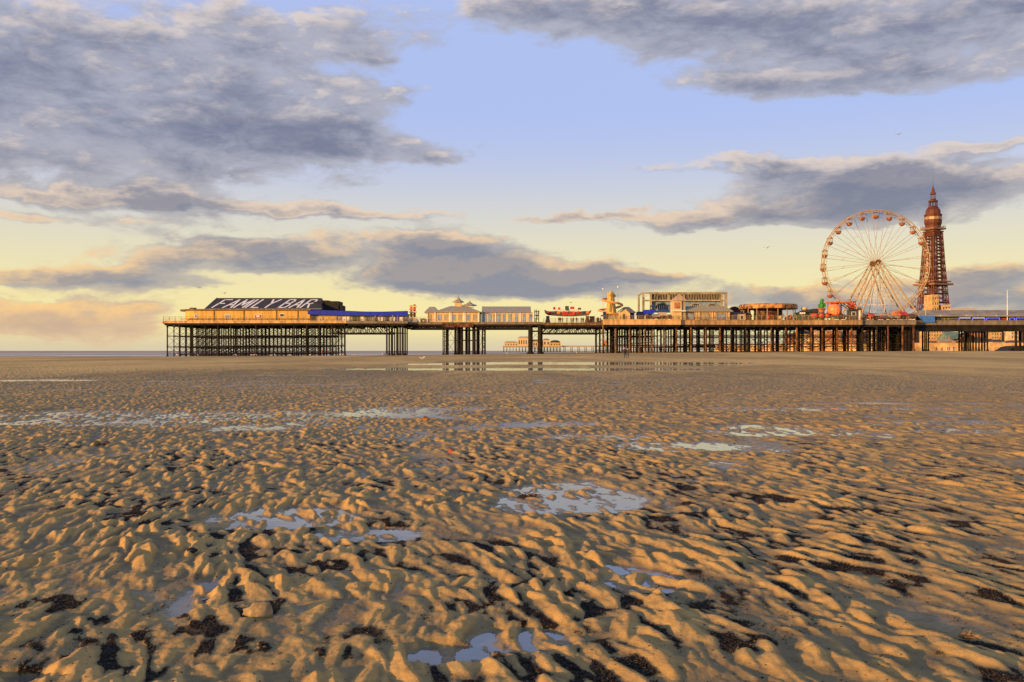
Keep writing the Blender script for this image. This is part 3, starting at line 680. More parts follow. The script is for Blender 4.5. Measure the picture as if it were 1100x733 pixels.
for i in range(9): a = rd.uniform(X(649), X(666)); g.box(a, a+rd.uniform(.6, 1.4), Yh-2.2+i*.02, Yh-1.9+i*.02, DT-.2, DT+rd.uniform(.8, 2.2))
g.build('base_hoarding', greyroof, t)
g = MB(); g.box(X(646.5), X(650.3), 257.5, 258.2, Z(339.5), Z(338.2)); g.box(X(649), X(652), 257.3, 258.3, DT-.2, Z(334.5)); g.build('blue_kiosk_board', navy, t)
for (p, q) in ((650.5, 310.6), (667, 308.6)):
    nm = 'leftmost of two pale globe lamps on tall thin masts at the spiral slide' if p < 655 else 'taller right globe lamp on a thin mast above the spiral slide'
    t = thing('globe_lamp', (X(p), 262, DT), nm, 'lamp', 'globe lamps by the spiral slide')
    g = MB(); g.bar((X(p), 262, DT-.2), (X(p), 262, Z(q+1, 262)), .035, 5); g.build('mast', greyroof, t)
    g = MB(); g.ball((X(p), 262, Z(q, 262)), .26, .26, .22, 10, 6); g.build('globe', whitep, t, True)
# gabled kiosk
t = thing('gabled_kiosk', (X(674), 257, DT), 'small cream gabled kiosk with a blue-grey sloping roof right of the spiral slide', 'kiosk')
Yg = 255.6
g = MB(); a, m_, b = X(665.6, Yg), X(671, Yg), X(676.8, Yg); zt = Z(335.4, Yg); g.box(a, b, Yg, Yg+5, DT-.2, zt)
g.prism([(a, zt), (b, zt), (m_, Z(330.8, Yg))], Yg, Yg+.3); g.build('wall', creamp, t)
g = MB(); g.prism([(X(664.4, Yg), zt+.02), (m_, Z(329.9, Yg)), (X(675.5, Yg), Z(329.9, Yg)), (X(683, Yg), Z(335.8, Yg)), (X(682.6, Yg), Z(336.4, Yg)), (X(675.6, Yg), Z(336.2, Yg)), (X(670.9, Yg), Z(330.7, Yg))], Yg-.5, Yg+5.5); g.build('roof', mat('blue_slate', (.10, .12, .18), .5, var=.25), t)
g = MB(); g.box(X(669, Yg), X(671.3, Yg), Yg-.06, Yg-.003, DT, Z(337.5, Yg)); g.build('door', dkgrey, t)
g = MB(); g.box(X(677, Yg), X(682, Yg), Yg+.8, Yg+4, DT-.2, Z(336.6, Yg)); g.build('side_awning', bluep, t)
# stalls
def stall(px0, px1, pyt, wm, rm, label, Yq=256.5, open_=True, name='fair_stall'):
    t = thing(name, (X((px0+px1)/2), Yq, DT), label, 'stall')
    a, b = X(px0, Yq), X(px1, Yq); zt = Z(pyt, Yq); zr = zt-(zt-DT)*.30
    g = MB(); g.box(a, b, Yq+.6, Yq+3, DT-.2, zr); g.build('wall', wm, t)
    g = MB(); g.prismx([(Yq-.3, zr-.25), (Yq-.3, zr), (Yq+1.6, zt), (Yq+3.3, zr), (Yq+3.3, zr-.1), (Yq+.61, zr+.02)], a-.2, b+.2); g.build('roof', rm, t)
    if open_:
        w = (b-a); g = MB(); g.box(a+w*.15, b-w*.15, Yq+.45, Yq+.597, DT+.7, zr-.35); g.build('hatch', black, t)
        g = MB(); g.box(a+w*.1, b-w*.1, Yq+.2, Yq+.44, DT+.5, DT+.7); g.build('counter', whitep, t)
    return t
stall(685.5, 692, 334.6, navy, navy, 'dark navy canvas booth left of the bright blue awning', open_=False)
stall(692.5, 701.5, 332.6, whitep, bluep, 'stall under a vivid blue awning below the left end of the white frame', 256.2)
stall(702.5, 708, 337.5, orangep, greyroof, 'low orange-fronted stall with a grey roof right of the blue awning', 256.0)
stall(708.8, 716, 335.4, creamp, creamp, 'cream stall with an open white front in front of the big arch', 256.4)
stall(716.6, 721.6, 337.8, dkgrey, slate, 'dark low stall tucked against the pyramid-roofed tower', 256.2)
# ---------------------------------------------------------------- big white frame
framep = mat('weathered_frame_paint', (.38, .32, .20), .7, var=.25, scale=.5)
YF = 272
t = thing('frame_arcade', (X(735), YF, DT), 'large cream frame building with dark slatted band and blue arches behind the stalls', 'arcade')
g = MB()
xs = [X(p, YF) for p in (691, 698.5, 780.5)]
def fr(pa, pb, ta, tb, y0=YF-.5, y1=YF+.5, m_=None): g.box(X(pa, YF), X(pb, YF), y0, y1, Z(tb, YF), Z(ta, YF))
fr(690, 692.3, 315.6, 346); fr(698.2, 700, 315.6, 346); fr(690, 781, 314, 315.6); fr(692.3, 698.2, 322.2, 323.8); fr(700, 774, 322.2, 323.8, YF-.6); fr(774, 776, 315.6, 346); fr(778.8, 781, 315.6, 346); fr(776, 778.8, 322.2, 323.8)
for p in (691, 780): g.box(X(p-1, YF), X(p+1, YF), YF+9, YF+10, DT-.2, Z(314.2, YF))
g.box(X(690.2, YF), X(691.2, YF), YF+.5, YF+9, Z(315.4, YF), Z(314.2, YF)); g.box(X(779.8, YF), X(780.8, YF), YF+.5, YF+9, Z(315.4, YF), Z(314.2, YF)); g.build('frame', framep, t)
g = MB(); fr(700.01, 773.99, 316.4, 322.2, YF+.1, YF+.4); g.build('band', black, t)
g = MB(); p = 701.0; i = 0
while p < 773:
    if not (717 < p < 719.5 or 734 < p < 736):
        lean = .5 if i % 2 else -.5
        g.prism([(X(p-lean*.4, YF), Z(322, YF)), (X(p+.5-lean*.4, YF), Z(322, YF)), (X(p+.5+lean*.4, YF), Z(316.5, YF)), (X(p+lean*.4, YF), Z(316.5, YF))], YF-.1, YF+.08)
    p += 1.75; i += 1
g.build('slats', greyroof, t)
g = MB(); fr(717, 719.3, 315.6, 322.2, YF-.3, YF+.05); fr(734, 735.6, 315.6, 322.2, YF-.3, YF+.05); fr(700, 774, 315.6, 316.4, YF-.3, YF+.05); g.build('mullion', framep, t)
g = MB(); fr(700.01, 773.99, 323.8, 336, YF+.45, YF+.8); g.build('wall', paleblue, t)
for (c, w_, top_) in ((711, 8.5, 325.6), (747.5, 8, 325.4), (765, 8, 325.8)):
    g = MB(); xc = X(c, YF); rw = w_*.272; zb_ = Z(332, YF); ht = Z(top_, YF)-zb_
    arc = [(xc-rw*math.cos(a), zb_+ht*math.sin(a)) for a in [math.pi*i/14 for i in range(15)]]
    inn = [(xc-rw*.84*math.cos(a), zb_+ht*.84*math.sin(a)) for a in [math.pi*i/14 for i in range(15)]]
    for i in range(14): g.prism([arc[i], inn[i], inn[i+1], arc[i+1]][::-1], YF+.2, YF+.44)
    ao = g.build('arch', framep, t)
    g = MB(); g.prism(inn, YF+.30, YF+.447); g.build('arch_glazing', glass, ao)
    g = MB()
    for i in range(1, 6): xx = xc-rw*.8+rw*1.6*i/6; g.box(xx-.06, xx+.06, YF+.22, YF+.297, zb_, zb_+ht*.6)
    g.build('glazing_bars', whitep, ao)
# pyramid kiosk and long hall
t = thing('pyramid_kiosk', (X(730), 256, DT), 'square cream tower kiosk with a steep pyramid roof in front of the frame building', 'kiosk')
Yp = 255.6
g = MB(); a, b = X(722.4, Yp), X(732.2, Yp); dpt = 3.2; g.box(a, b, Yp, Yp+dpt, DT-.2, Z(323.6, Yp)); g.build('wall', creamp, t)
g = MB(); zt = Z(323.6, Yp); ap = Vector((X(731, Yp), Yp+1.8, Z(315.2, Yp))); a2, b2, c2, d2 = (a-.25, Yp-.25, zt), (X(738, Yp), Yp-.25, Z(323.4, Yp)), (X(738, Yp), Yp+4, zt), (a-.25, Yp+4, zt)
g.add([a2, b2, c2, d2, ap], [(0,1,4), (1,2,4), (2,3,4), (3,0,4), (3,2,1,0)]); g.build('roof', mat('shingle', (.52, .37, .22), .8, var=.25), t)
g = MB(); g.box(X(732.25, Yp), X(736.6, Yp), Yp+.4, Yp+3.4, DT-.2, zt-.02); g.build('side_bay', greyroof, t)
g = MB(); g.box(X(724.2, Yp), X(730.6, Yp), Yp-.07, Yp-.003, Z(331.6, Yp), Z(325, Yp)); g.build('brick_panel', brickm, t)
g = MB(); g.box(X(720.4, Yp), X(736, Yp), Yp-1.0, Yp-.1, Z(334.8, Yp), Z(333.9, Yp)); g.build('canopy', whitep, t)
t = thing('market_hall', (X(765), 257, DT), 'long low hall with a hipped sandy roof right of the pyramid kiosk', 'hall')
Ym = 256.6
g = MB(); g.box(X(735, Ym), X(784.5, Ym), Ym, Ym+9, DT-.2, Z(335, Ym)); g.build('wall', mat('ochre_board', (.50, .36, .22), .7, var=.3, streak=True), t)
g = MB(); g.hip(X(732.8, Ym), X(787, Ym), Ym-.9, Ym+10, Z(335, Ym), Z(329, Ym+3), 1.6, 3.4); g.build('roof', mat('sandy_roof', (.36, .31, .18), .7, var=.2, streak=True), t)
for i, p in enumerate((736.4, 748.5, 751, 765.4, 768, 783.2)): g = MB(); g.box(X(p-.6, Ym), X(p+.6, Ym), Ym-.16, Ym-.003, DT, Z(335.2, Ym)); g.build('pilaster', creamp, t)
for i, p in enumerate((742, 757.5, 775)): window(t, p, 8 if i else 6, 337.2, 343, Ym, [paleblue, greyroof, paleblue][i], timber)
t = thing('side_hall', (X(792), 258, DT), 'lower dull annexe between the sandy-roofed hall and the round carousel', 'hall')
g = MB(); g.box(X(785.5, 258.5), X(801, 258.5), 258.5, 265, DT-.2, Z(337, 258.5)); g.build('wall', stonem, t)
g = MB(); g.hip(X(785.2, 258.5), X(802, 258.5), 258, 266, Z(337, 258.5), Z(335.4, 258.5), 1, 2); g.build('roof', brownroof, t)
window(t, 790.5, 3, 339, 343, 258.5); window(t, 797, 3, 339, 343, 258.5)
# ---------------------------------------------------------------- carousel
t = thing('carousel', (X(824), 266, DT), 'round covered ride with a wide gold and orange rim over dark columns', 'carousel')
Yc = 266; xc = X(825, Yc); Rr = 30*Yc/1000
g = MB(); g.lathe((xc, Yc, 0), [(Rr, Z(332.5, Yc)), (Rr*1.02, Z(332.2, Yc)), (Rr*1.02, Z(328.2, Yc)), (Rr*.97, Z(327.4, Yc)), (Rr*.3, Z(326.6, Yc)), (.1, Z(326.2, Yc))], 32); g.build('canopy', mat('gilt_rim', (.50, .24, .07), .5, var=.6, scale=.8), t)
g = MB(); g.lathe((xc, Yc, 0), [(Rr*.98, DT-.2), (Rr*.98, DT+.35)], 32); g.build('platform', timber, t)
g = MB(); g.lathe((xc, Yc, 0), [(Rr*.5, DT+.35), (Rr*.5, Z(332.6, Yc))], 16); g.build('core', mat('carousel_core', (.12, .045, .03), .6, var=.6, scale=1.5), t)
for i in range(16):
    a = 2*math.pi*i/16+.1; g = MB(); g.bar((xc+Rr*.93*math.cos(a), Yc+Rr*.93*math.sin(a), DT+.35), (xc+Rr*.93*math.cos(a), Yc+Rr*.93*math.sin(a), Z(332.6, Yc)), .12, 6); g.build('column', greyroof, t)
for i in range(12):
    a = 2*math.pi*i/12+.3; g = MB(); c = (xc+Rr*.78*math.cos(a), Yc+Rr*.78*math.sin(a), DT+1.2); g.ball(c, .75, .4, .5, 8, 6); g.ball((c[0]+.7, c[1], c[2]+.6), .25, .18, .45, 6, 5)
    for q in (-.4, .4): g.bar((c[0]+q, c[1], DT+.35), (c[0]+q, c[1], c[2]), .1, 5)
    g.build('ride_horse', [redp, creamp, orangep, dkgrey][i % 4], t)
t = thing('coaster_mound', (X(793), 275, DT), 'dark humped ride seen above the annexe roof, left of the carousel', 'ride')
g = MB(); g.prism([(X(a, 275), Z(b, 275)) for a, b in [(786,346),(786.5,331),(789,329.2),(793,330.4),(797,331.6),(801,331),(806,333),(808,346)]][::-1], 275, 279); g.build('hump', mat('dark_red_scenery', (.13, .05, .03), .8, var=.5, scale=1.0), t)
railing(X(788, 275), X(805, 275), 274.8, Z(333, 275), 'rail', rust, 1.0, 1.2, t)
# ---------------------------------------------------------------- booths before the wheel
def ball_thing(name, label, cat, px, py, r, m_, Y, extra=None):
    pass
t = thing('dodgem_tent', (X(868), 262, DT), 'low dark green canopy stand with white board signs behind the railing', 'tent')
g = MB(); g.box(X(857.6, 262), X(879, 262), 262, 266, DT-.2, Z(335.6, 262)); g.build('wall', dkgreen, t)
g = MB(); g.prism([(X(a, 262), Z(b, 262)) for a, b in [(861,335.6),(879,335.6),(879,331.6),(873,331.9),(866,333)]], 261.2, 266.5); g.build('canopy', slate, t)
g = MB(); g.ball((X(865, 262), 262.8, Z(331.6, 262)), .95, .9, .55, 10, 6); g.build('roof_dome', creamp, t)
for i in range(3): g = MB(); g.box(X(858+i*2.1, 262), X(859.7+i*2.1, 262), 261.0, 261.15, Z(337.6, 262), Z(335.8, 262)); g.build('sign_board', whitep, t)
t = thing('cactus_ride', (X(883), 261, DT), 'red spinning ride topped by a knobbly green cactus in a terracotta pot', 'ride')
g = MB(); cx_ = X(882.6, 261)
for (dx_, py, r_) in [(0,330.2,.62),(.1,327.6,.62),(-.05,325.2,.58),(.12,322.9,.55),(-.75,328.2,.36),(.8,326.8,.36),(-.7,329.8,.4),(.8,329,.38)]: g.ball((cx_+dx_, 261, Z(py, 261)), r_, r_, r_*.95, 10, 7)
g.build('cactus', greenp, t, True)
g = MB(); g.lathe((cx_, 261, 0), [(.75, Z(335.6, 261)), (.95, Z(332.4, 261)), (1.15, Z(332.3, 261)), (1.15, Z(331.4, 261))], 14); g.build('pot', brickm, t)
for i in range(7):
    a = 2*math.pi*i/7; c = (cx_+2.0*math.cos(a)-.2, 261+2.0*math.sin(a), Z(338.6, 261)); g = MB()
    g.lathe((c[0], c[1], c[2]-.9), [(.5, 0), (.85, .5), (.8, 1.1), (.2, 1.5)], 10); g.build('tub', redp, t)
g = MB(); g.lathe((cx_, 261, 0), [(3.0, DT-.2), (3.0, DT+.25), (.8, DT+.3), (.8, Z(335.7, 261))], 18); g.build('turntable', dkgrey, t)
t = thing('pumpkin_ride', (X(897), 261, DT), 'round glowing orange pumpkin-like dome ride at the foot of the wheel', 'ride')
g = MB(); px_ = X(896.5, 261)
for i in range(12):
    a = 2*math.pi*i/12; g.ball((px_+.95*math.cos(a), 261+.95*math.sin(a), Z(333.4, 261)), .95, .95, 1.65, 10, 8)
g.build('dome', mat('pumpkin_paint', (.80, .12, .03), .45, var=.5, scale=2.2, col2=(.75, .30, .12)), t, True)
g = MB(); g.lathe((px_, 261, 0), [(2.4, DT-.2), (2.4, DT+.3), (1.6, DT+.5)], 18); g.build('base', dkgrey, t)
g = MB(); g.lathe((px_, 261, 0), [(.25, Z(328, 261)), (.15, Z(325.6, 261))], 8); g.build('stalk', redp, t)
t = thing('orange_gantry', (X(905), 266, DT), 'tall orange gantry frame with a flat top behind the pumpkin dome', 'ride')
g = MB(); Yq = 266
g.box(X(889.5, Yq), X(915.5, Yq), Yq, Yq+2.5, Z(325.2, Yq), Z(323.9, Yq)); g.build('beam', orangep, t)
for p in (890.5, 897.5, 905, 914): g = MB(); g.bar((X(p, Yq), Yq+1, DT-.2), (X(p, Yq), Yq+1, Z(325.2, Yq)), .16, 6); g.build('post', redp, t)
g = MB(); g.box(X(892, Yq), X(901, Yq), Yq-.2, Yq-.01, Z(328, Yq), Z(325.8, Yq)); g.build('name_board', redp, t)
for k, (c, py, rr, m_, lb) in enumerate([(915.6,328.8,4.2,redp,'red round disc of a spinning ride at the left foot of the wheel'),(924.6,334.5,3.6,orangep,'orange-brown spoked disc of a ride beside the dark cabin')]):
    t = thing('disc_ride', (X(c), 265+k*.8, DT), lb, 'ride', 'upright disc rides under the wheel')
    g = MB(); xx, yy, zz = X(c, 265), 265+k*.8, Z(py, 265); r0 = rr*.265; n = 18
    g.add([(xx+r0*math.cos(2*math.pi*i/n), yy, zz+r0*1.25*math.sin(2*math.pi*i/n)) for i in range(n)]+[(xx+r0*math.cos(2*math.pi*i/n), yy+.4, zz+r0*1.25*math.sin(2*math.pi*i/n)) for i in range(n)], [tuple(range(n)), tuple(range(n, 2*n))[::-1]]+[(i, n+i, n+(i+1) % n, (i+1) % n) for i in range(n)]); g.build('disc', mat('disc%d' % k, (.55, .09, .035) if k == 0 else (.50, .18, .06), .5, var=.6, scale=1.6), t)
    g = MB(); g.bar((xx, yy+.6, DT-.2), (xx, yy+.6, zz), .18, 6); g.build('post', dkgrey, t)
    g = MB()
    for i in range(8): a = 2*math.pi*i/8; g.ball((xx+r0*.8*math.cos(a), yy-.1, zz+r0*math.sin(a)), .14, .1, .14, 6, 4)
    g.build('bulbs', creamp, t)
t = thing('control_cabin', (X(918), 258, DT), 'dark grey control cabin with a white end post in front of the wheel', 'cabin')
g = MB(); g.box(X(913.5, 258), X(922.2, 258), 258, 260.4, DT-.2, Z(333.6, 258)); g.build('wall', dkgrey, t)
g = MB(); g.box(X(922.4, 258), X(924.2, 258), 257.9, 260.4, DT-.2, Z(333.2, 258)); g.build('end_post', whitep, t)
g = MB(); g.box(X(913, 258), X(924.6, 258), 257.6, 260.6, Z(333.2, 258)+.003, Z(332.6, 258)); g.build('roof', slate, t)
window(t, 917, 4, 335.5, 339, 258)
CART = [('grey_kiosk',896,902,338.4,greyroof,dkgrey,'low grey kiosk in front of the pumpkin dome'),('grey_kiosk',903,909,337.6,dkgrey,slate,'dark kiosk between the pumpkin dome and the control cabin'),
        ('red_booth',936,939,336.2,orangep,redp,'narrow bright orange booth under the right half of the wheel'),('red_booth',942,950,339.2,redp,brownroof,'low red booth right of the narrow orange booth'),
        ('red_booth',929,934,340.0,rust,brownroof,'low rusty brown booth left of the narrow orange booth'),('grey_kiosk',957.5,966,338.2,whitep,greyroof,'pale grey kiosk with a domed front at the right foot of the wheel'),
        ('red_booth',968,975,334.6,brickm,redp,'taller brick-red booth between the right wheel legs'),('yellow_booth',963,968.5,335,yellowp,orangep,'yellow-topped booth by the right wheel legs'),
        ('brown_booth',976,984,337,timber,brownroof,'brown booth beside the blue end of the shore hall'),('red_booth',952,956.5,339.6,redp,dkgrey,'small dark red booth left of the pale domed kiosk')]
for (nm, a, b, pt, wm, rm, lb) in CART: stall(a, b, pt, wm, rm, lb, 257.4+(int(a) % 5)*.5, True, nm)
# ---------------------------------------------------------------- big wheel
YW = 270.0; HC = Vector((X(940.6, YW), YW, Z(282.8, YW))); RW = 56.6*YW/1000
t = thing('observation_wheel', (HC.x, YW, DT), 'tall cream observation wheel with hanging gondolas and A-frame legs', 'big wheel')
g = MB(); NS = 24
def ring(g, r, y, th, n=96):
    pts = [HC+Vector((r*math.cos(2*math.pi*i/n), y, r*math.sin(2*math.pi*i/n))) for i in range(n+1)]
    for a, b in zip(pts[:-1], pts[1:]): g.bar(a, b, th, 5, cap=False)
for y in (-1.15, 1.15): ring(g, RW, y, .13); ring(g, RW-.6, y, .06)
n = 48
for i in range(n):
    a = 2*math.pi*i/n; a2 = 2*math.pi*(i+1)/n
    for y in (-1.15, 1.15):
        g.bar(HC+Vector((RW*math.cos(a), y, RW*math.sin(a))), HC+Vector(((RW-.6)*math.cos(a2), y, (RW-.6)*math.sin(a2))), .03, 3, cap=False)
    g.bar(HC+Vector((RW*math.cos(a), -1.15, RW*math.sin(a))), HC+Vector((RW*math.cos(a), 1.15, RW*math.sin(a))), .06, 4, cap=False)
g.build('rim', wheelp, t)
for i in range(NS):
    a = 2*math.pi*(i+.5)/NS; u = Vector((math.cos(a), 0, math.sin(a))); w_ = Vector((-math.sin(a), 0, math.cos(a))); g = MB()
    for y in (-1.1, 1.1):
        g.bar(HC+Vector((0, y*1.9, 0)), HC+u*(RW-.2)+w_*y*.35+Vector((0, y, 0)), .062, 4, cap=False)
    g.bar(HC+u*(RW*.62)+w_*.22+Vector((0, 1.45, 0)), HC+u*(RW*.62)-w_*.22-Vector((0, 1.45, 0)), .04, 4, cap=False)
    g.build('spoke', wheelp, t)
g = MB(); g.bar(HC+Vector((0, -3, 0)), HC+Vector((0, 3, 0)), .5, 14); g.bar(HC+Vector((0, -2.3, 0)), HC+Vector((0, -1.9, 0)), .85, 16); g.bar(HC+Vector((0, 1.9, 0)), HC+Vector((0, 2.3, 0)), .85, 16); g.build('hub', rust, t)
for sy in (-1, 1):
    for (fa, fb) in (((905.5, 340), (914.5, 340)), ((966.5, 340), (985, 340))):
        g = MB(); hub = HC+Vector((0, sy*3.0, 0)); f1 = Vector((X(fa[0], YW), YW+sy*5.5, DT-.2)); f2 = Vector((X(fb[0], YW), YW+sy*5.5, DT-.2))
        if fa[0] > 950: f1.x = X(968 if sy < 0 else 964, YW); f2.x = X(984, YW)
        o1 = Vector((-.5, 0, 0)) if f1.x < f2.x else Vector((.5, 0, 0))
        g.bar(f1, hub+o1, .24, 6, r2=.16); g.bar(f2, hub-o1, .24, 6, r2=.16)
        for k in range(1, 12):
            q = k/13; q2 = (k+1)/13; g.bar(f1.lerp(hub+o1, q), f2.lerp(hub-o1, q), .05, 4); g.bar(f1.lerp(hub+o1, q), f2.lerp(hub-o1, q2), .04, 4)
        g.build('support_leg', wheelp, t)
def gondola(a):
    c = HC+Vector((RW*math.cos(a), 0, RW*math.sin(a))); g = MB()
    g.lathe(c+Vector((0, 0, -2.5)), [(.3, 0), (.72, .3), (.86, .8), (.86, .95)], 12); o = g.build('gondola', mat('gondola_tub', (.34, .12, .06), .5, var=.3), t)
    q = MB()
    for k in range(6): b = math.pi*k/3; q.bar(c+Vector((.8*math.cos(b), .8*math.sin(b), -1.6)), c+Vector((.8*math.cos(b), .8*math.sin(b), -.45)), .05, 4)
    q.build('frame', wheelp, o)
    q = MB(); q.lathe(c, [(.92, -.5), (.86, -.38), (.25, -.02), (.1, .1)], 12); q.build('canopy', mat('gondola_roof', (.60, .36, .20), .5, var=.3), o)
for i in range(NS): gondola(2*math.pi*i/NS)
# scaffold lattice inside the wheel
g = MB(); yy = YW+3.8
for p in (925.5, 929.5, 933, 936.5, 940.6, 944.5, 948.5, 952, 956):
    tp = 292+abs(p-940.6)*1.55
    if p in (925.5, 956): tp = 321
    g.bar((X(p, YW), yy, DT-.2), (X(p, YW), yy, Z(tp, YW)), .05, 4)
for py in (302, 308, 314, 320, 327, 333): w_ = min(15.5, (py-292)/1.55+.5); g.bar((X(940.6-w_, YW), yy, Z(py, YW)), (X(940.6+w_, YW), yy, Z(py, YW)), .06 if py != 327 else .12, 4)
g.build('light_lattice', whitep, t)
g = MB(); g.box(X(926, 268), X(985, 268), 266, 276, DT-.2, DT+.8); g.build('loading_platform', greyroof, t)
# ---------------------------------------------------------------- shore hall
YS = 259.0
t = thing('shore_hall', (X(1060), 262, DT), 'long grey-roofed hall at the shore end with a blue angled end and blue neon windows', 'hall')
g = MB(); g.box(X(1000, YS), X(1330, YS), YS+1, YS+12, DT-.2, Z(339.3, YS)); g.build('wall', dkgrey, t)
g = MB(); g.prism([(X(a, YS), Z(b, YS)) for a, b in [(984.5,341),(990.5,346.8),(1001.5,346.9),(1001.5,339.6),(985.5,339.6)]], 257.4, 257.85); g.build('end_panel', bluelite, t)
g = MB(); z0, z1 = Z(339.3, YS), Z(333.2, YS+4); g.add([(X(984.5, YS), YS-1.2, z0), (X(1330, YS), YS-1.2, z0), (X(1330, YS), YS+13, z0), (X(990, YS), YS+13, z0), (X(999, YS), YS+4, z1), (X(1330, YS), YS+4, z1), (X(1330, YS), YS+9, z1), (X(999, YS), YS+9, z1),
      (X(984.5, YS), YS-1.2, z0-.25), (X(1330, YS), YS-1.2, z0-.25), (X(1330, YS), YS+13, z0-.25), (X(990, YS), YS+13, z0-.25)], [(0,1,5,4), (4,5,6,7), (7,6,2,3), (0,4,7,3), (8,9,1,0), (11,10,9,8), (1,9,10,2,6,5), (3,2,10,11), (0,3,11,8)]); g.build('roof', mat('grey_felt_roof', (.30, .27, .19), .75, var=.2, scale=.4), t)
g = MB(); g.hip(X(1020, 266), X(1049, 266), 265.5, 270, Z(333.4, 266), Z(331.2, 266), .6, 1.0); g.build('upper_roof', creamp, t)
g = MB(); g.box(X(1002, YS), X(1031, YS), YS+.6, YS+.997, Z(345.4, YS), Z(340.4, YS)); g.build('sign_panel', mat('grey_blue_board', (.16, .18, .22), .6), t)
letters('Hotdogs', Vector((X(995.6, YS), YS-.43 if False else YS+.55, Z(344.6, YS))), Vector((1,0,0)), Vector((0,0,1)), Vector((0,-1,0)), .95, .98, .86, .17, creamp, t)
for i, (a, b) in enumerate([(1031.5,1044),(1046,1059),(1061,1075),(1086,1091),(1093,1110),(1112,1128)]):
    g = MB(); g.box(X(a, YS), X(b, YS), YS+.8, YS+.997, Z(345.4, YS), Z(340.6, YS)); wo = g.build('window', glass, t)
    g = MB(); g.bar((X(a, YS), YS+.6, Z(341.6, YS)), (X(b, YS), YS+.6, Z(341.6, YS)), .11, 5); g.build('neon_tube', neonp if i < 2 else neon, wo)
    for e in ((a, b) if i else (a,)): g = MB(); g.bar((X(e, YS), YS+.6, Z(341.6, YS)), (X(e, YS), YS+.6, Z(344.8, YS)), .13, 5); g.build('neon_tube', neon, wo)
for p in (1008.5, 1036.5, 1048.5, 1068.5): g = MB(); g.ball((X(p, YS), YS-1.0, Z(339.4, YS)), .14, .14, .14, 8, 5); g.build('lamp', lampw, t)
g = MB(); g.box(X(1078, YS), X(1085, YS), YS+.8, YS+.997, Z(345.4, YS), Z(341.6, YS)); g.build('poster', redp, t)
for (p, pt, r_, lb) in ((1083.3, 312, .12, 'tall bare white flagpole in front of the shore hall'), (995.4, 333.4, .06, 'short thin pale pole by the blue end of the shore hall')):
    g = MB(); g.lathe((X(p, 257.6), 258.2, 0), [(r_*2.2, Z(344.4)), (r_*2.2, Z(343.9)), (r_, Z(343.8)), (r_*.5, Z(pt)), (r_*1.4, Z(pt)+.06), (.01, Z(pt)+.25)], 8); tag(g.build('flagpole', whitep, origin=(X(p), 258.2, DT)), lb, 'flagpole')
# ================================================================ the iron tower behind the pier
YT = 860.0
def lerp(a, b, t): return a+(b-a)*t
TX = (1002.3-550)/F*YT
t = thing('iron_tower', (TX, YT, .8), 'tall dark red lattice iron tower with an enclosed top rising behind the pier', 'tower')
def hw(z):   # half width in metres of the shaft at height z
    return float(np.interp(z, [0, 46, 80, 108, 132], [17.4, 12.0, 9.2, 7.4, 6.8]))
rotm = Matrix.Rotation(R(24), 3, 'Z')
def TP(u, v, z): p = rotm @ Vector((u, v, 0)); return Vector((TX+p.x, YT+p.y, z))
C45 = .78
def corner(k, z, ins=0.0):
    s = hw(z)*C45-ins; sx, sy = ((-1,-1), (1,-1), (1,1), (-1,1))[k]; return TP(sx*s, sy*s, z)
lv = [0.8, 11, 21, 30, 38, 46, 54, 61.5, 68.5, 75.5, 82, 88, 94, 99.5, 105, 110]
for k in range(4):
    g = MB(); ins = 3.0
    for z0, z1 in zip(lv[:-1], lv[1:]):
        w0 = max(1.5, 4.4-z0*.030); w1 = max(1.5, 4.4-z1*.030)
        sx, sy = ((-1,-1), (1,-1), (1,1), (-1,1))[k]
        for (ax, ay) in ((0, 0), (1, 0), (0, 1), (1, 1)):
            s0, s1 = hw(z0)*C45, hw(z1)*C45
            a = TP(sx*(s0-ax*w0), sy*(s0-ay*w0), z0); b = TP(sx*(s1-ax*w1), sy*(s1-ay*w1), z1); g.bar(a, b, .42, 5, cap=False)
        def cn(ax, ay, z, w_): s_ = hw(z)*C45; return TP(sx*(s_-ax*w_), sy*(s_-ay*w_), z)
        for (p, q) in (((0,0),(1,0)), ((0,0),(0,1)), ((1,0),(1,1)), ((0,1),(1,1))):
            zm = (z0+z1)/2; wm_ = (w0+w1)/2
            g.bar(cn(*p, z0, w0), cn(*q, zm, wm_), .24, 4, cap=False); g.bar(cn(*q, zm, wm_), cn(*p, z1, w1), .24, 4, cap=False)
            g.bar(cn(*q, z0, w0), cn(*p, zm, wm_), .24, 4, cap=False); g.bar(cn(*p, z1, w1), cn(*q, z1, w1), .26, 4, cap=False)
    g.build('leg', towerm, t)
for fc in range(4):
    g = MB()
    for i, (z0, z1) in enumerate(zip(lv[:-1], lv[1:])):
        k, k2 = fc, (fc+1) % 4; a, b, c, d = corner(k, z0), corner(k2, z0), corner(k, z1), corner(k2, z1)
        g.bar(a, b, .62, 5); g.bar(c, d, .5, 5)
        m0 = a.lerp(b, .5); m1 = c.lerp(d, .5); g.bar(a, d, .26, 4, cap=False); g.bar(b, c, .26, 4, cap=False)
        if z0 > 40: g.bar(a.lerp(b, .36), c.lerp(d, .36), .34, 4, cap=False); g.bar(a.lerp(b, .64), c.lerp(d, .64), .34, 4, cap=False)
        zz = (z0+z1)/2; g.bar(corner(k, zz), corner(k2, zz), .3, 4)
    g.build('face_lattice', towerm, t)
g = MB()
for sx in (-1, 1):
    for sy in (-1, 1): g.bar(TP(sx*2.2, sy*2.2, .8), TP(sx*2.0, sy*2.0, 112), .36, 4)
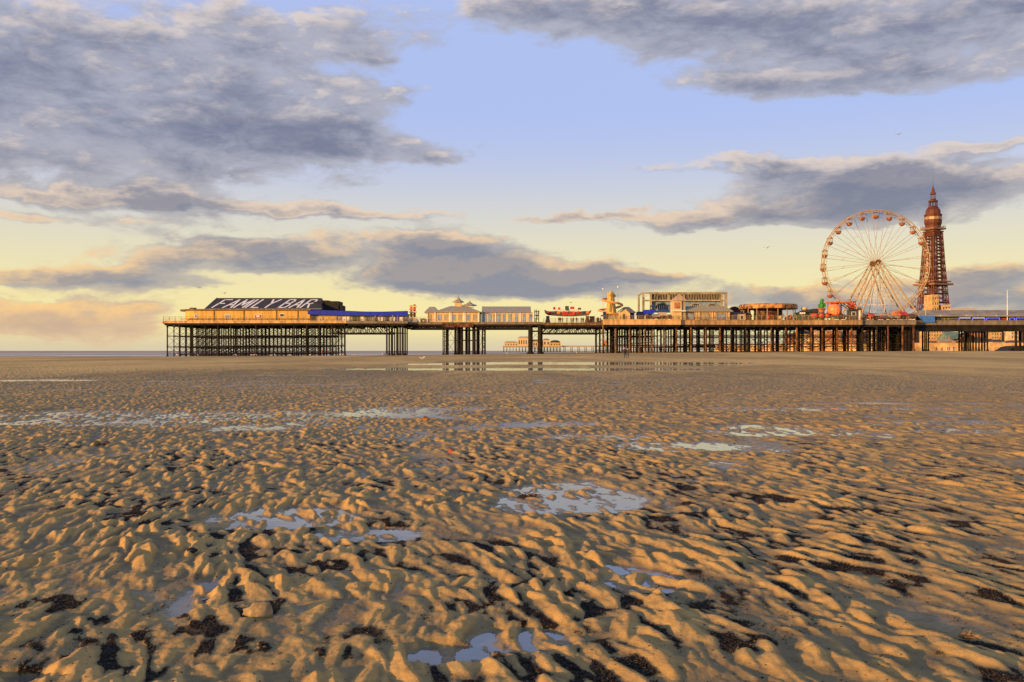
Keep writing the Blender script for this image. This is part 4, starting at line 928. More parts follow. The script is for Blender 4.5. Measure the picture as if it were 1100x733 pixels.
for z_ in np.arange(4, 112, 5.5): g.bar(TP(-2.2, -2.2, z_), TP(2.2, -2.2, z_), .3, 4); g.bar(TP(-2.2, 2.2, z_), TP(2.2, 2.2, z_), .3, 4); g.bar(TP(-2.2, -2.2, z_), TP(-2.2, 2.2, z_), .3, 4); g.bar(TP(2.2, -2.2, z_), TP(2.2, 2.2, z_), .3, 4)
g.build('lift_shaft', towerm, t)
def ZT(py): return Z(py, YT)
def plat(z0, z1, h, name='platform', m_=None):
    g = MB(); a = [TP(-h, -h, z0), TP(h, -h, z0), TP(h, h, z0), TP(-h, h, z0), TP(-h, -h, z1), TP(h, -h, z1), TP(h, h, z1), TP(-h, h, z1)]
    g.add(a, [(3,2,1,0), (4,5,6,7), (0,1,5,4), (1,2,6,5), (2,3,7,6), (3,0,4,7)]); return g.build(name, m_ or towerm, t)
towert = mat('tower_gallery', (.30, .15, .085), .6, var=.4)
plat(ZT(307), ZT(305), 12.2, 'platform', towert); plat(ZT(303.6), ZT(302.4), 10.8, 'platform', towert)
plat(ZT(250), ZT(248.6), 6.4); plat(ZT(247.2), ZT(245.4), 7.8, 'platform', towert)
g = MB()
for k in range(4):
    for q in np.linspace(-1, 1, 7):
        u, v = ((q*7.5, -7.5), (7.5, q*7.5), (q*7.5, 7.5), (-7.5, q*7.5))[k]; g.bar(TP(u, v, ZT(245.4)), TP(u, v, ZT(243.4)), .14, 4)
for q in (243.4, 244.4):
    for (a, b) in (((-7.5,-7.5),(7.5,-7.5)), ((7.5,-7.5),(7.5,7.5)), ((7.5,7.5),(-7.5,7.5)), ((-7.5,7.5),(-7.5,-7.5))): g.bar(TP(*a, ZT(q)), TP(*b, ZT(q)), .13, 4)
g.build('gallery_rail', towert, t)
g = MB(); g.lathe((TX, YT, 0), [(6.0, ZT(254)), (6.4, ZT(247)), (6.6, ZT(243)), (7.4, ZT(240.6)), (7.6, ZT(240)), (7.6, ZT(231.6)), (7.9, ZT(231.4)), (7.9, ZT(230.8)), (6.6, ZT(230.4)), (6.3, ZT(226)), (5.4, ZT(224.6)), (4.6, ZT(223)), (3.6, ZT(221.8))], 12, .2); g.build('lantern', towerm, t)
g = MB(); g.lathe((TX, YT, 0), [(7.55, ZT(236.4)), (7.75, ZT(236.3)), (7.75, ZT(233.6)), (7.55, ZT(233.5))], 12, .2); g.build('window_band', mat('gallery_glazing', (.45, .30, .16), .3, var=.5), t)
g = MB()
for i in range(10): a = 2*math.pi*i/10; g.bar((TX+3.7*math.cos(a), YT+3.7*math.sin(a), ZT(223.5)), (TX+3.4*math.cos(a), YT+3.4*math.sin(a), ZT(216.5)), .3, 4)
g.lathe((TX, YT, 0), [(4.3, ZT(217)), (4.2, ZT(216)), (2.6, ZT(215)), (2.4, ZT(213.6))], 10); g.build('open_crown', towerm, t)
g = MB()
for i in range(8): a = 2*math.pi*i/8; g.bar((TX+2.1*math.cos(a), YT+2.1*math.sin(a), ZT(214)), (TX+1.9*math.cos(a), YT+1.9*math.sin(a), ZT(208.4)), .24, 4)
g.lathe((TX, YT, 0), [(2.7, ZT(209)), (2.5, ZT(208)), (1.2, ZT(205.4)), (1.4, ZT(204)), (.6, ZT(202)), (.25, ZT(199))], 10); g.build('cupola', towerm, t)
g = MB(); g.bar((TX, YT, ZT(200)), (TX, YT, ZT(189)), .18, 5, r2=.06); g.build('mast', dkgrey, t)
# ================================================================ sea wall and town
wp = [(150, 690), (172, 560), (215, 520), (300, 505), (430, 500), (700, 500)]
t = thing('sea_wall', (300, 505, .9), 'long sunlit sloping concrete sea wall along the top of the beach', 'wall')
g = MB(); vs = []; fs = []
prof = [(0, .0), (1.0, 1.2), (2.6, 3.2), (2.9, 5.2), (3.6, 5.4), (5.5, 5.4)]
for (x, y) in wp:
    dxn, dyn = (.45, .9) if y > 540 else (.05, 1.0)
    for (o_, z_) in prof: vs.append((x+dxn*o_, y+dyn*o_, .6+z_))
m_ = len(prof)
for i in range(len(wp)-1):
    for j in range(m_-1): fs.append((i*m_+j, (i+1)*m_+j, (i+1)*m_+j+1, i*m_+j+1))
g.add(vs, fs); g.build('slope', wallm, t)
g = MB()
for i in range(len(wp)-1):
    a = Vector((wp[i][0]+1, wp[i][1]+3.4, 6.0)); b = Vector((wp[i+1][0]+1, wp[i+1][1]+3.4, 6.0)); n_ = int((b-a).length/4)
    for k in range(n_+1): p = a.lerp(b, k/n_); g.bar(p, p+Vector((0,0,1.1)), .07, 4)
    g.bar(a+Vector((0,0,1.1)), b+Vector((0,0,1.1)), .06, 4); g.bar(a+Vector((0,0,.6)), b+Vector((0,0,.6)), .05, 4)
g.build('railing', dkgrey, t)
pr_ = MB(); pr_.add([(150, 694, 6.0), (172, 565, 6.0), (215, 525, 6.0), (300, 510.3, 6.0), (700, 505.4, 6.0), (1500, 505.4, 6.0), (1500, 1400, 6.0), (150, 1400, 6.0)], [tuple(range(8))]); o = pr_.build('promenade', stonem); o['kind'] = 'structure'
rd = random.Random(21)
def building(px0, px1, pyt, Yb, wm, rm, label, roof='flat', nf=3, nw=4, dep=14, name='seafront_building', rh=2.5):
    a, b = X(px0, Yb), X(px1, Yb); zb = 5.9; zt = Z(pyt, Yb)
    t = thing(name, ((a+b)/2, Yb, 6.0), label, 'building', None)
    g = MB(); g.box(a, b, Yb, Yb+dep, zb, zt); g.build('wall', wm, t)
    g = MB()
    if roof == 'gable': g.prismx([(Yb-.4, zt+.01), (Yb+dep/2, zt+rh), (Yb+dep+.4, zt+.01)][::-1], a-.3, b+.3)
    elif roof == 'front': g.prism([(a-.4, zt+.01), (b+.4, zt+.01), ((a+b)/2, zt+rh)], Yb-.3, Yb+dep)
    elif roof == 'hip': g.hip(a-.3, b+.3, Yb-.3, Yb+dep+.3, zt+.01, zt+rh, min(4, (b-a)*.3), dep*.4, .2)
    else: g.box(a-.25, b+.25, Yb-.25, Yb+dep+.2, zt+.003, zt+.5)
    ro = g.build('roof', rm, t)
    if roof != 'flat': q = MB(); q.box(b-(b-a)*.2-.8, b-(b-a)*.2, Yb+dep*.4, Yb+dep*.4+.8, zt+rh*.3, zt+rh+1.2); q.build('chimney', brickm, ro)
    fh = (zt-6.1)/nf; bw = (b-a)/nw
    for j in range(nf):
        for i in range(nw):
            if j == 0 and i == nw//2: continue
            w_ = bw*.44; xx = a+bw*(i+.28); z0 = 6.1+j*fh+fh*.28; z1 = z0+fh*.46
            f = MB(); f.box(xx-.12, xx+w_+.12, Yb-.16, Yb-.003, z0-.15, z0); f.box(xx-.12, xx, Yb-.12, Yb-.003, z0, z1); f.box(xx+w_, xx+w_+.12, Yb-.12, Yb-.003, z0, z1); f.box(xx-.12, xx+w_+.12, Yb-.12, Yb-.003, z1, z1+.14); fo = f.build('window', creamw, t)
            q = MB(); q.box(xx, xx+w_, Yb-.05, Yb-.003, z0, z1); q.build('pane', glass, fo)
    xx = a+bw*(nw//2+.3); q = MB(); q.box(xx, xx+bw*.4, Yb-.08, Yb-.003, 6.05, 6.1+fh*.72); q.build('door', dkgrey, t)
    return t
BD = [(848,860,362,620,brickm,brownroof,'low red brick building furthest left in the town seen through the pier legs','hip',2,3),
 (861,873,359,615,creamw,slate,'cream rendered house right of the low red brick building under the pier','gable',3,3),
 (874,880,354,640,brickm,brownroof,'narrow tall brick house rising behind the cream rendered one','front',4,2),
 (881,893,352,600,stonem,slate,'sandstone terrace with dark roof seen between the pier legs','gable',4,4),
 (894,904,356,590,brickm,greyroof,'red brick block with flat grey roof beside the sandstone terrace','flat',3,3),
 (905,914,351,600,creamw,brownroof,'tall cream house with brown hipped roof under the wheel','hip',4,3),
 (915,927,354,580,brickm,slate,'wide red brick hotel front under the right half of the wheel','gable',4,5),
 (928,937,350,600,mat('orange_brick', (.50, .20, .08), .8, var=.3, scale=.4),slate,'bright orange brick block under the right foot of the wheel','flat',4,3),
 (938,948,357,575,creamw,greyroof,'squat cream shopfront building right of the orange brick block','flat',3,4),
 (949,957,352,600,brickm,brownroof,'gabled brick house just left of the tall orange gable pair','front',4,3),
 (958,968,349,600,MATS['orange_brick'],brownroof,'tall orange gabled house before the dense shore-end pier legs','front',5,3),
 (969,982,355,585,stonem,slate,'stone building mostly behind the dense shore-end pier legs','gable',3,4),
 (984,996,352,590,brickm,slate,'brick building glimpsed just right of the thickest pier legs','flat',4,4),
 (997,1014,355,560,mat('gold_brick', (.56, .36, .15), .8, var=.25, scale=.4),greyroof,'broad golden brick building behind the two thin paired pier legs','flat',4,6)]
for i, q in enumerate(BD): building(*q, dep=12)
building(1001, 1008.5, 317.5, 640, mat('gold_brick', (.56, .36, .15)), creamw, 'tall golden tower block above the pier hall roof beside the foot of the iron tower', 'flat', 9, 3, 12, 'tower_block')
building(1012, 1021, 328.2, 640, MATS['gold_brick'], creamw, 'shorter golden block with a chimney just right of the tall golden tower block', 'flat', 7, 3, 12, 'tower_block')
building(1015, 1021, 353, 565, creamw, brownroof, 'narrow cream house with tiled roof left of the green roofed hall', 'hip', 4, 2)
# green roofed hall with dark gable
t = thing('green_roof_hall', (X(1031, 545), 545, 6), 'hall with a long sloping green roof and a dark gable under the pier hall', 'hall')
g = MB(); a, b = X(1016, 545), X(1029.5, 545); g.box(a, b, 545, 560, 5.9, Z(366, 545)); g.build('wall', MATS['orange_brick'], t)
g = MB(); A_ = (X(1017, 545), 544.5, Z(364.5, 545)); g.add([A_, (X(1028, 545), 544.5, Z(364.5, 545)), (X(1038, 545), 552, Z(356.5, 545)), (X(1020, 545), 552, Z(356.5, 545)), (X(1019, 545), 561, Z(364.5, 545)), (X(1030, 545), 561, Z(364.5, 545))], [(0,1,2,3), (3,2,5,4), (0,3,4)]); g.build('roof', greentile, t)
g = MB(); g.prism([(X(1027.5, 544), Z(378, 544)+1), (X(1047, 544), Z(378, 544)+1), (X(1047, 544), Z(362.5, 544)), (X(1038, 544), Z(357.2, 544)), (X(1027.5, 544), Z(367, 544))], 543.2, 550); g.build('gable_end', black, t)
g = MB(); g.prism([(X(1027.2, 544), Z(367.6, 544)), (X(1038, 544), Z(357.2, 544)), (X(1038, 544), Z(356.4, 544)), (X(1027, 544), Z(366.6, 544))][::-1], 542.7, 543.17); g.build('barge_board', brickm, t)
BD2 = [(1048,1056,358,560,brickm,slate,'small brick house right of the dark gable','gable',3,3),(1057,1064,354,575,creamw,brownroof,'cream house with tiled roof behind the right leg cluster','hip',3,2),
 (1065,1076,357,560,MATS['gold_brick'],slate,'golden brick row with a pale end, right of the leg cluster','gable',3,4),(1077,1085,352,580,brickm,brownroof,'tall brown roofed brick house near the right edge','front',4,3),
 (1086,1094,356,555,creamw,slate,'cream house with white bays near the right edge','gable',3,3),(1095,1106,353,570,MATS['orange_brick'],brownroof,'orange brick building cut by the right edge of the picture','flat',4,4),
 (1108,1125,352,570,creamw,slate,'long cream terrace beyond the right edge','gable',4,5),(1127,1150,350,570,brickm,slate,'long brick terrace further beyond the right edge','gable',4,6)]
for q in BD2[:6]: building(*q, dep=12)
# lower seafront buildings standing on the promenade in front
for (a, b, pt, Yb, wm, rm, lb) in [(1000,1008,369.5,530,creamw,brownroof,'tiny pale promenade shelter left of the orange promenade block'),(1009,1026.5,367,530,MATS['orange_brick'],greyroof,'long low orange brick promenade block in front of the green roof'),(1066,1080,367.5,528,creamw,slate,'low cream promenade building below the golden brick row'),(1083,1097,368.5,528,stonem,brownroof,'low stone promenade shelter near the right edge')]:
    building(a, b, pt, Yb, wm, rm, lb, 'hip', 1, 6, 6, 'promenade_shelter', 1.4)
# dark slipway mound at the far right
t = thing('slipway', (X(1094, 420), 420, 1), 'dark low slipway ramp at the right edge of the beach', 'slipway')
g = MB(); g.prism([(X(a, 420), Z(b, 420)) for a, b in [(1082.5,380.5),(1083,376.5),(1086,375.6),(1090,372.6),(1097,371.6),(1130,371),(1130,381)]][::-1], 420, 432); g.build('ramp', black, t)
for p in (1083.6, 1086): g = MB(); g.box(X(p, 419), X(p, 419)+.5, 419, 419.6, Z(380, 419), Z(373.6, 419)); g.build('marker_post', black, t)
# wet sand bank and promenade done; flag of distant breakwater
# ================================================================ the far pier
YN = 1150.0
t = thing('far_pier', (X(640, YN), YN, -.5), 'distant second pier on thin legs seen under the near pier', 'pier')
g = MB(); g.box(X(540, YN), X(604, YN), YN, YN+40, Z(373.2, YN), Z(371.6, YN)); g.box(X(604, YN), X(860, YN), YN+6, YN+20, Z(372.8, YN), Z(371.4, YN)); g.build('deck', mat('far_deck', (.40, .30, .2), .8), t)
ln = []
for p in np.arange(541, 604, 3.4):
    for yy in (YN+1, YN+18, YN+36): ln.append((p, yy, .28))
for p in np.arange(606, 858, 7.6):
    for d_ in (0, 1.6): ln.append((p+d_, YN+8, .36)); 
for (p, yy, r_) in ln[:100]: g = MB(); g.bar((X(p, YN), yy, -2), (X(p, YN), yy, Z(373, YN)), r_, 5); g.build('leg', iron, t)
g = MB()
for (p, yy, r_) in ln[100:]: g.bar((X(p, YN), yy, -2), (X(p, YN), yy, Z(373, YN)), r_, 5)
o = g.build('leg', iron, t); o['kind'] = 'stuff'
g = MB(); g.box(X(541, YN), X(860, YN), YN+8.2, YN+8.6, Z(376.2, YN), Z(375.9, YN)); g.build('tie_rail', iron, t)
def fp(nm, a, b, p0, p1, wm, rm, lb, dome=False, Yq=YN+3):
    t = thing(nm, (X((a+b)/2, Yq), Yq, Z(371.6, YN)), lb, 'pavilion')
    g = MB(); g.box(X(a, Yq), X(b, Yq), Yq, Yq+20, Z(p1, Yq), Z(p0, Yq)); g.build('wall', wm, t)
    g = MB(); 
    if dome: g.lathe_el(((X(a, Yq)+X(b, Yq))/2, Yq+10, Z(p0, Yq)), (X(b, Yq)-X(a, Yq))*.5, 10, 3.2, 14, 8)
    else: g.hip(X(a, Yq)-.6, X(b, Yq)+.6, Yq-.6, Yq+21, Z(p0, Yq)+.02, Z(p0, Yq)+2.0, 3, 7)
    g.build('roof', rm, t)
    n_ = max(2, int((b-a)/2.5))
    for i in range(n_): xx = lerp(X(a, Yq), X(b, Yq), (i+.3)/n_); g = MB(); g.box(xx, xx+(X(b, Yq)-X(a, Yq))/n_*.4, Yq-.1, Yq-.003, Z(lerp(p0, p1, .8), Yq), Z(lerp(p0, p1, .3), Yq)); g.build('window', glass, t)
fp('far_pavilion', 542, 556, 368.4, 371.6, creamp, yellowp, 'low sunlit pavilion at the seaward tip of the distant pier')
fp('far_pavilion', 556.5, 569, 363.2, 371.6, creamp, creamp, 'tall cream block, the highest on the distant pier, left of the thick legs')
fp('far_pavilion', 569.5, 583, 367.5, 371.6, creamw, yellowp, 'middle cream hall on the distant pier, seen between the two thick legs')
fp('far_pavilion', 583.5, 590.5, 365.5, 371.6, creamp, greyroof, 'white hall right of the thick legs on the distant pier')
fp('far_pavilion', 591, 602.5, 368.2, 371.6, yellowp, slate, 'dark domed theatre on the distant pier', True)
fp('far_pavilion', 648, 654, 368.6, 371.5, yellowp, orangep, 'small orange domed kiosk far along the distant pier', True, YN+7)
# ================================================================ people
PM = {}
def person_mat(key, top, bottom, hair):
    m, b = newmat('person_'+key); x, y, z = sep(texco('Object')); n = noise(texco('Object'), 6.0, 3)
    c = mix(smooth(z, .86, .88), bottom, top); c = mix(smooth(z, .07, .05), c, (.03, .02, .02)); c = mix(smooth(z, 1.46, 1.475), c, (.45, .27, .18))
    hb = smooth(z+y*.9, 1.655, 1.665); c = mix(hb, c, hair); c = mix(smooth(n, .4, .7)*.35, c, (.02, .02, .02))
    E._in(b, 'Base Color', c); b.inputs['Roughness'].default_value = .85; PM[key] = m; return m
mk = {'dark': person_mat('dark', (.03, .03, .04), (.04, .045, .07), (.05, .03, .02)), 'red': person_mat('red', (.40, .05, .04), (.04, .05, .10), (.04, .03, .02)), 'pale': person_mat('pale', (.20, .17, .14), (.05, .05, .07), (.12, .07, .03)), 'blue': person_mat('blue', (.06, .10, .25), (.06, .05, .04), (.03, .02, .02))}
def person_obj(pose, m, cache={}):
    k = (pose, m.name)
    if k in cache: return cache[k]
    st = {'stand': (0.0, 0.0, .05), 'walk': (.30, -.26, .16), 'lean': (.06, -.04, .10)}[pose]; f, b_, arm = st
    V = [((0,0,.95),.15), ((0,0,1.12),.135), ((0,.0,1.32),.155), ((0,0,1.44),.09), ((0,-.01,1.51),.055), ((0,-.02,1.60),.095), ((0,-.015,1.69),.085),
         ((-.18,0,1.40),.07), ((-.25,arm*.6,1.14),.05), ((-.25,-arm*1.4-.05,.90),.04), ((-.25,-arm*1.6-.06,.80),.038), ((.18,0,1.40),.07), ((.25,-arm*.6,1.14),.05), ((.25,arm*1.2-.05,.90),.04), ((.25,arm*1.4-.06,.80),.038),
         ((-.10,0,.88),.11), ((-.11,-f*.55,.50),.075), ((-.11,-f*.75,.09),.05), ((-.12,-f*.75-.17,.04),.042), ((.10,0,.88),.11), ((.11,-b_*.35-.04,.50),.075), ((.11,-b_*.95,.10),.05), ((.12,-b_*.95-.16,.04),.042)]
    Ed = [(0,1),(1,2),(2,3),(3,4),(4,5),(5,6),(2,7),(7,8),(8,9),(9,10),(2,11),(11,12),(12,13),(13,14),(0,15),(15,16),(16,17),(17,18),(0,19),(19,20),(20,21),(21,22)]
    bm = bmesh.new(); lay = bm.verts.layers.skin.verify(); vs = [bm.verts.new(v) for v, _ in V]
    for v, (_, r_) in zip(vs, V): v[lay].radius = (r_*1.18, r_*1.05)
    vs[0][lay].use_root = True
    for a, b in Ed: bm.edges.new((vs[a], vs[b]))
    me = bpy.data.meshes.new('person'); bm.to_mesh(me); bm.free()
    o = bpy.data.objects.new('person', me); COL.objects.link(o); o.modifiers.new('skin', 'SKIN'); sb = o.modifiers.new('sub', 'SUBSURF'); sb.levels = 1; sb.render_levels = 1
    dg = bpy.context.evaluated_depsgraph_get(); me2 = bpy.data.meshes.new_from_object(o.evaluated_get(dg)); bpy.data.objects.remove(o)
    me2.materials.clear(); me2.materials.append(m); me2.polygons.foreach_set('use_smooth', [True]*len(me2.polygons)); me2.name = 'person'
    cache[k] = me2; return me2
def person(loc, rz, pose, key, label, group=None, s=1.0):
    o = bpy.data.objects.new('person', person_obj(pose, mk[key])); COL.objects.link(o); o.location = loc; o.rotation_euler.z = rz; o.scale = (s, s, s); ORG[o.name] = Vector(loc)
    return tag(o, label, 'person', group)
Yp_ = 155.0
for (px, rz, key, lb, s_) in [(671.0, .4, 'dark', 'person in dark clothes, left of the couple walking on wet sand before the pier', 1.04), (674.3, -.5, 'dark', 'shorter person in dark clothes, right of the couple walking before the pier', .96)]:
    x = (px-550)/F*Yp_; person((x, Yp_, gz(x, Yp_)), rz, 'walk', key, lb, s=s_)
for i, (px, Yb, key, pose, lb) in enumerate([(1018.2,330,'dark','stand','leftmost dark figure of the group on the beach under the shore hall'),(1020.2,334,'dark','walk','second dark figure from the left in the group under the shore hall'),(1024.6,326,'blue','walk','right figure of the beach group, standing apart'),(1034,340,'dark','stand','lone dark figure just left of the shore leg cluster'),
    (1006,350,'dark','walk','far figure walking near the sea wall left of the beach group'),(1012,356,'red','walk','far figure in red walking between the lone walker and the beach group'),(758,300,'dark','stand','lone dark figure among the middle pier legs'),(772.5,292,'red','walk','figure in red under the pier, left of the pair'),(775.5,296,'dark','stand','dark figure under the pier beside the one in red'),(782,300,'blue','walk','figure in blue walking under the pier, rightmost there'),(708.5,310,'dark','stand','dark figure beneath the pier below the blue awning stall'),
    (346,253.5,'red','walk','person in red standing by the seaward legs near their right end')]):
    x = (px-550)/F*Yb; person((x, Yb, gz(x, Yb)), rd.uniform(0, 6), pose, key, lb)
# visitors on the deck
for i, p in enumerate([600.5, 602.3, 604.6, 609, 613.5, 616, 619.4, 624.5, 626.5, 641.5, 642.8, 645.2]):
    person((X(p, 256.8), 256.8+.3*(i % 3), Z(346.6)-.1), rd.uniform(0, 6), ['stand', 'walk', 'lean'][i % 3], ['dark', 'red', 'dark', 'blue'][i % 4], 'visitor standing at the railing under or beside the boat ride', 'visitors on the deck by the boat ride', 1.0)
for i, p in enumerate([403, 408.5, 422, 427]):
    person((X(p, 256), 256.0, Z(345)-.1), rd.uniform(0, 6), 'stand', ['pale', 'dark', 'pale', 'blue'][i], 'visitor standing in front of the blue roofed arcade', 'visitors in front of the blue arcade')
for i, p in enumerate([694, 696, 712, 861.5, 864, 867, 870.5, 874.5, 926.5, 930, 946.5, 951.5, 959]):
    person((X(p, 255.6), 255.6, Z(343.8)-.1), rd.uniform(0, 6), ['stand', 'walk'][i % 2], ['pale', 'dark', 'red', 'blue'][i % 4], 'visitor on the fairground deck behind the railing', 'visitors on the fairground deck')
# ================================================================ gulls
def gull_mesh(fly=False):
    g = MB(); g.m = 0; g.lathe_el((0, 0, .22), .075, .19, .075, 10, 8)
    g.lathe_el((0, -.19, .31), .042, .055, .042, 8, 6); g.bar((0, -.13, .25), (0, -.18, .30), .045, 8)
    g.m = 1
    if fly:
        for s in (-1, 1):
            g.add([(s*.05, -.10, .25), (s*.05, .08, .25), (s*.35, .02, .37), (s*.33, -.13, .38), (s*.68, .10, .30), (s*.05, -.08, .27), (s*.05, .07, .27), (s*.35, .02, .39), (s*.33, -.12, .40)], [(0,1,2,3), (3,2,4), (8,7,6,5), (4,7,8), (0,3,8,5), (1,6,7,2), (3,4,8), (2,7,4)])
    else:
        for s in (-1, 1): g.lathe_el((s*.055, .06, .235), .035, .20, .06, 8, 6)
    g.add([(-.04, .16, .22), (.04, .16, .22), (.05, .30, .215), (-.05, .30, .215), (-.04, .16, .24), (.04, .16, .24), (.05, .30, .225), (-.05, .30, .225)], [(3,2,1,0), (4,5,6,7), (0,1,5,4), (1,2,6,5), (2,3,7,6), (3,0,4,7)])
    g.m = 2; g.bar((0, -.235, .305), (0, -.30, .295), .014, 5, r2=.004)
    if not fly:
        for s in (-.03, .03): g.bar((s, -.01, 0.0), (s, 0, .16), .008, 4); g.add([(s-.025, -.05, .001), (s+.025, -.05, .001), (s, .02, .001), (s-.025, -.05, .006), (s+.025, -.05, .006), (s, .02, .006)], [(2,1,0), (3,4,5), (0,1,4,3), (1,2,5,4), (2,0,3,5)])
    return g
GM = [mat('gull_white', (.75, .72, .68), .8, var=.08), mat('gull_grey', (.30, .31, .33), .8, var=.2), mat('gull_beak', (.60, .32, .05), .6)]
g0 = gull_mesh().build('gull', GM, origin=(0, 0, 0), smooth=True); g1 = gull_mesh(True).build('flying_gull', GM, origin=(0, 0, 0), smooth=True)
first = [True, True]
def gull(src, k, loc, rz, s, label, group=None):
    o = src if first[k] else src.copy()
    if not first[k]: COL.objects.link(o)
    first[k] = False; o.location = loc; o.rotation_euler = (0, 0, rz); o.scale = (s, s, s); tag(o, label, 'gull', group)
for i, (px, Yb, s_) in enumerate([(453.5, 130, 2.0)]): x = (px-550)/F*Yb; gull(g0, 0, (x, Yb, gz(x, Yb)), 1.2, 1.8, 'large gull standing alone on the wet sand beside the long tide pool')
rg = random.Random(5)
for i, px in enumerate([191, 203, 213, 251.5, 254, 269.5, 272.5, 276, 291, 296, 311, 333, 365.5, 369, 380, 412, 416, 545, 620]):
    Yb = rg.uniform(222, 238); x = (px-550)/F*Yb; gull(g0, 0, (x, Yb, gz(x, Yb)), rg.uniform(0, 6.2), 1.5 if i % 3 else 1.8, 'gull resting on the sand in front of the seaward pier legs' if px < 450 else ('gull on the sand left of the thick twin legs' if px < 560 else 'gull on the sand below the boat ride'), 'gulls resting before the pier legs' if px < 450 else None)
for (px, py, Yb, lb) in [(213.5,311,200,'left one of two small birds flying over the pavilion roof'),(241,316.5,210,'right one of two small birds flying over the pavilion roof'),(824,268,180,'small bird flying left of the wheel'),(613,326.5,255,'bird hovering above the right cabins of the boat ride'),(965,146,190,'single bird high in the clear sky above the wheel'),(472,322,240,'bird flying just left of the turret')]:
    p = P(px, py, Yb); gull(g1, 1, p, rg.uniform(0, 6.2), 1.3, lb)
# ================================================================ stones, shells, weed
def rock(px, py, size, m_, name, label, cat, flat=.7, seed=0):
    Yb = EYE*F/(py-HY); x = (px-550)/F*Yb; z = gz(x, Yb); q = random.Random(seed); g = MB(); n_, m2_ = 12, 8
    g.lathe_el((x, Yb, z+size*flat*.3), size, size*.8, size*flat, n_, m2_)
    g.v = [(x+(a-x)*(1+.28*math.sin(a*37/size*.2+b*9+c*31)+q.uniform(-.10, .10)), Yb+(b-Yb)*(1+.25*math.sin(a*11+c*23)+q.uniform(-.08, .08)), z+(c-z)*(1+.2*math.sin(a*17+b*13)+q.uniform(-.08, .08))) for a, b, c in g.v]
    return tag(g.build(name, m_, origin=(x, Yb, z), smooth=True), label, cat)
ostone = mat('orange_stone', (.42, .17, .05), .85, var=.5, scale=9)
rock(457, 454, .085, ostone, 'orange_stone', 'rusty orange stone alone on rippled sand, furthest of the loose stones', 'stone', .8, 1)
rock(485, 488, .055, mat('red_stone', (.42, .10, .03), .8, var=.4, scale=12), 'red_stone', 'small red-orange fragment on the ripples left of centre', 'stone', .8, 2)
rock(277, 664, .075, mat('sand_lump', (.38, .27, .13), .9, var=.3, scale=20), 'sand_coated_stone', 'rounded sandy stone lying in the dark shell drift at lower left', 'stone', .8, 3)
rock(206, 600, .035, black, 'black_stone', 'small black stone at the left edge of the lower left shell drift', 'stone', .7, 4)
def weed(px, py, size, label, m_, n_=46, seed=1):
    Yb = EYE*F/(py-HY); x = (px-550)/F*Yb; z = gz(x, Yb); q = random.Random(seed); g = MB()
    for i in range(n_):
        a = q.uniform(0, 6.28); L = size*q.uniform(.5, 1.1); p = Vector((x, Yb, z))+Vector((math.cos(a), math.sin(a), 0))*size*.15*q.random(); d = Vector((math.cos(a), math.sin(a)*.7, q.uniform(.15, .9))); w_ = Vector((-math.sin(a), math.cos(a), 0))*size*.05
        pts = []
        for k in range(5):
            pts.append(p.copy()); p = p+d*L/5; d.z -= q.uniform(.15, .45); d.x += q.uniform(-.3, .3); p.z = max(p.z, z+.004)
        vs = []
        for k, pp in enumerate(pts): wk = w_*(1-k*.15); vs += [pp-wk, pp+wk, pp+Vector((0, 0, size*.03))]
        fs = []
        for k in range(4): b = k*3; fs += [(b, b+1, b+4, b+3), (b+1, b+2, b+5, b+4), (b+2, b, b+3, b+5)]
        fs += [(0, 2, 1), (12, 13, 14)]
        g.add(vs, fs)
    return tag(g.build('seaweed_clump', m_, origin=(x, Yb, z)), label, 'seaweed')
wm_ = mat('bladder_weed', (.16, .075, .02), .55, var=.6, scale=14)
weed(566, 534, .16, 'brown seaweed clump at the left end of the central tide pool', wm_, 50, 2)
weed(1041, 688, .085, 'pale orange seaweed and shell clump in the lower right drift', mat('pale_weed', (.40, .23, .08), .7, var=.5, scale=18), 34, 3)
weed(110, 480, .18, 'small dark weed tuft among the ripples at far left', mat('dark_weed', (.07, .04, .018), .7, var=.5, scale=14), 30, 4)
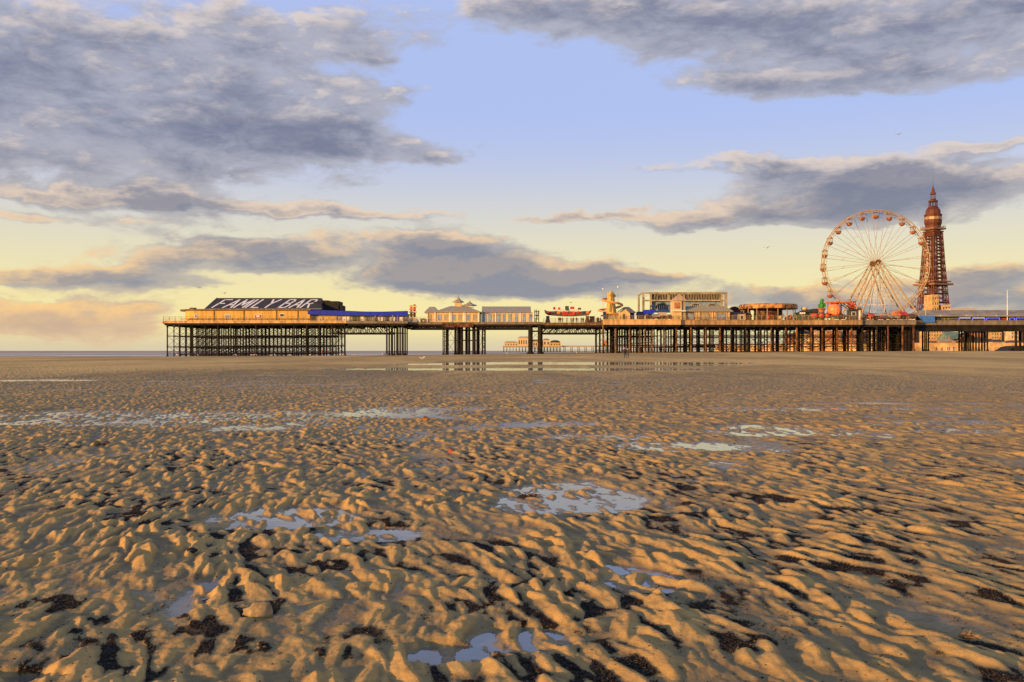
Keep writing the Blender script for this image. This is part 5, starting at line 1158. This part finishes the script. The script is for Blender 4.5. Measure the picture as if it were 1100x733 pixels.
# shell hash and gravel in the troughs: uncountable
def shell_drift(N=90000):
    q = np.random.default_rng(4)
    y = 3.4*np.exp(q.random(N*14)*math.log(15/3.4)); x = (q.random(N*14)*2-1)*.60*y
    z, mm, de = terrain(x, y); k = (q.random(len(x)) < (de**1.5*.9+.003))
    x, y, z = x[k][:N], y[k][:N], z[k][:N]; n = len(x)
    s = (.0028+.006*q.random(n)**3)*(1+np.clip(y-5, 0, 8)*.10); base = np.array([(1,0,0),(0,1,0),(-1,0,0),(0,-1,0),(0,0,.45),(0,0,-.3)])
    a = q.random(n)*6.28; ca, sa = np.cos(a), np.sin(a); e = .55+.45*q.random(n)
    V = np.empty((n, 6, 3)); V[:, :, 0] = x[:, None]+s[:, None]*(base[None, :, 0]*ca[:, None]-base[None, :, 1]*(sa*e)[:, None]); V[:, :, 1] = y[:, None]+s[:, None]*(base[None, :, 0]*sa[:, None]+base[None, :, 1]*(ca*e)[:, None])
    V[:, :, 2] = z[:, None]+.002+s[:, None]*(base[None, :, 2]+(q.random((n, 6))-.5)*.35)
    fc = np.array([(0,1,4),(1,2,4),(2,3,4),(3,0,4),(1,0,5),(2,1,5),(3,2,5),(0,3,5)]); Fc = (fc[None]+(np.arange(n)*6)[:, None, None]).reshape(-1, 3).astype(np.int32)
    me = bpy.data.meshes.new('shell_gravel'); me.vertices.add(n*6); me.vertices.foreach_set('co', V.astype(np.float32).ravel()); me.loops.add(Fc.size); me.loops.foreach_set('vertex_index', Fc.ravel()); me.polygons.add(len(Fc)); me.polygons.foreach_set('loop_start', (np.arange(len(Fc))*3).astype(np.int32)); me.update()
    m, b = newmat('shell_bits'); wn = E.nt.nodes.new('ShaderNodeNewGeometry'); rnd = E(wn.outputs['Random Per Island'])
    c = mix(smooth(rnd, .0, .8), (.010, .008, .006), (.04, .027, .015)); c = mix(smooth(rnd, .965, .98), c, (.22, .14, .07)); E._in(b, 'Base Color', c); b.inputs['Roughness'].default_value = .6; b.inputs['Specular IOR Level'].default_value = .25
    me.materials.append(m); o = bpy.data.objects.new('shell_gravel', me); COL.objects.link(o); o['kind'] = 'stuff'; tag(o, 'dark shell fragments and gravel lying in the troughs between sand ripples', 'shell gravel'); return o
shell_drift()
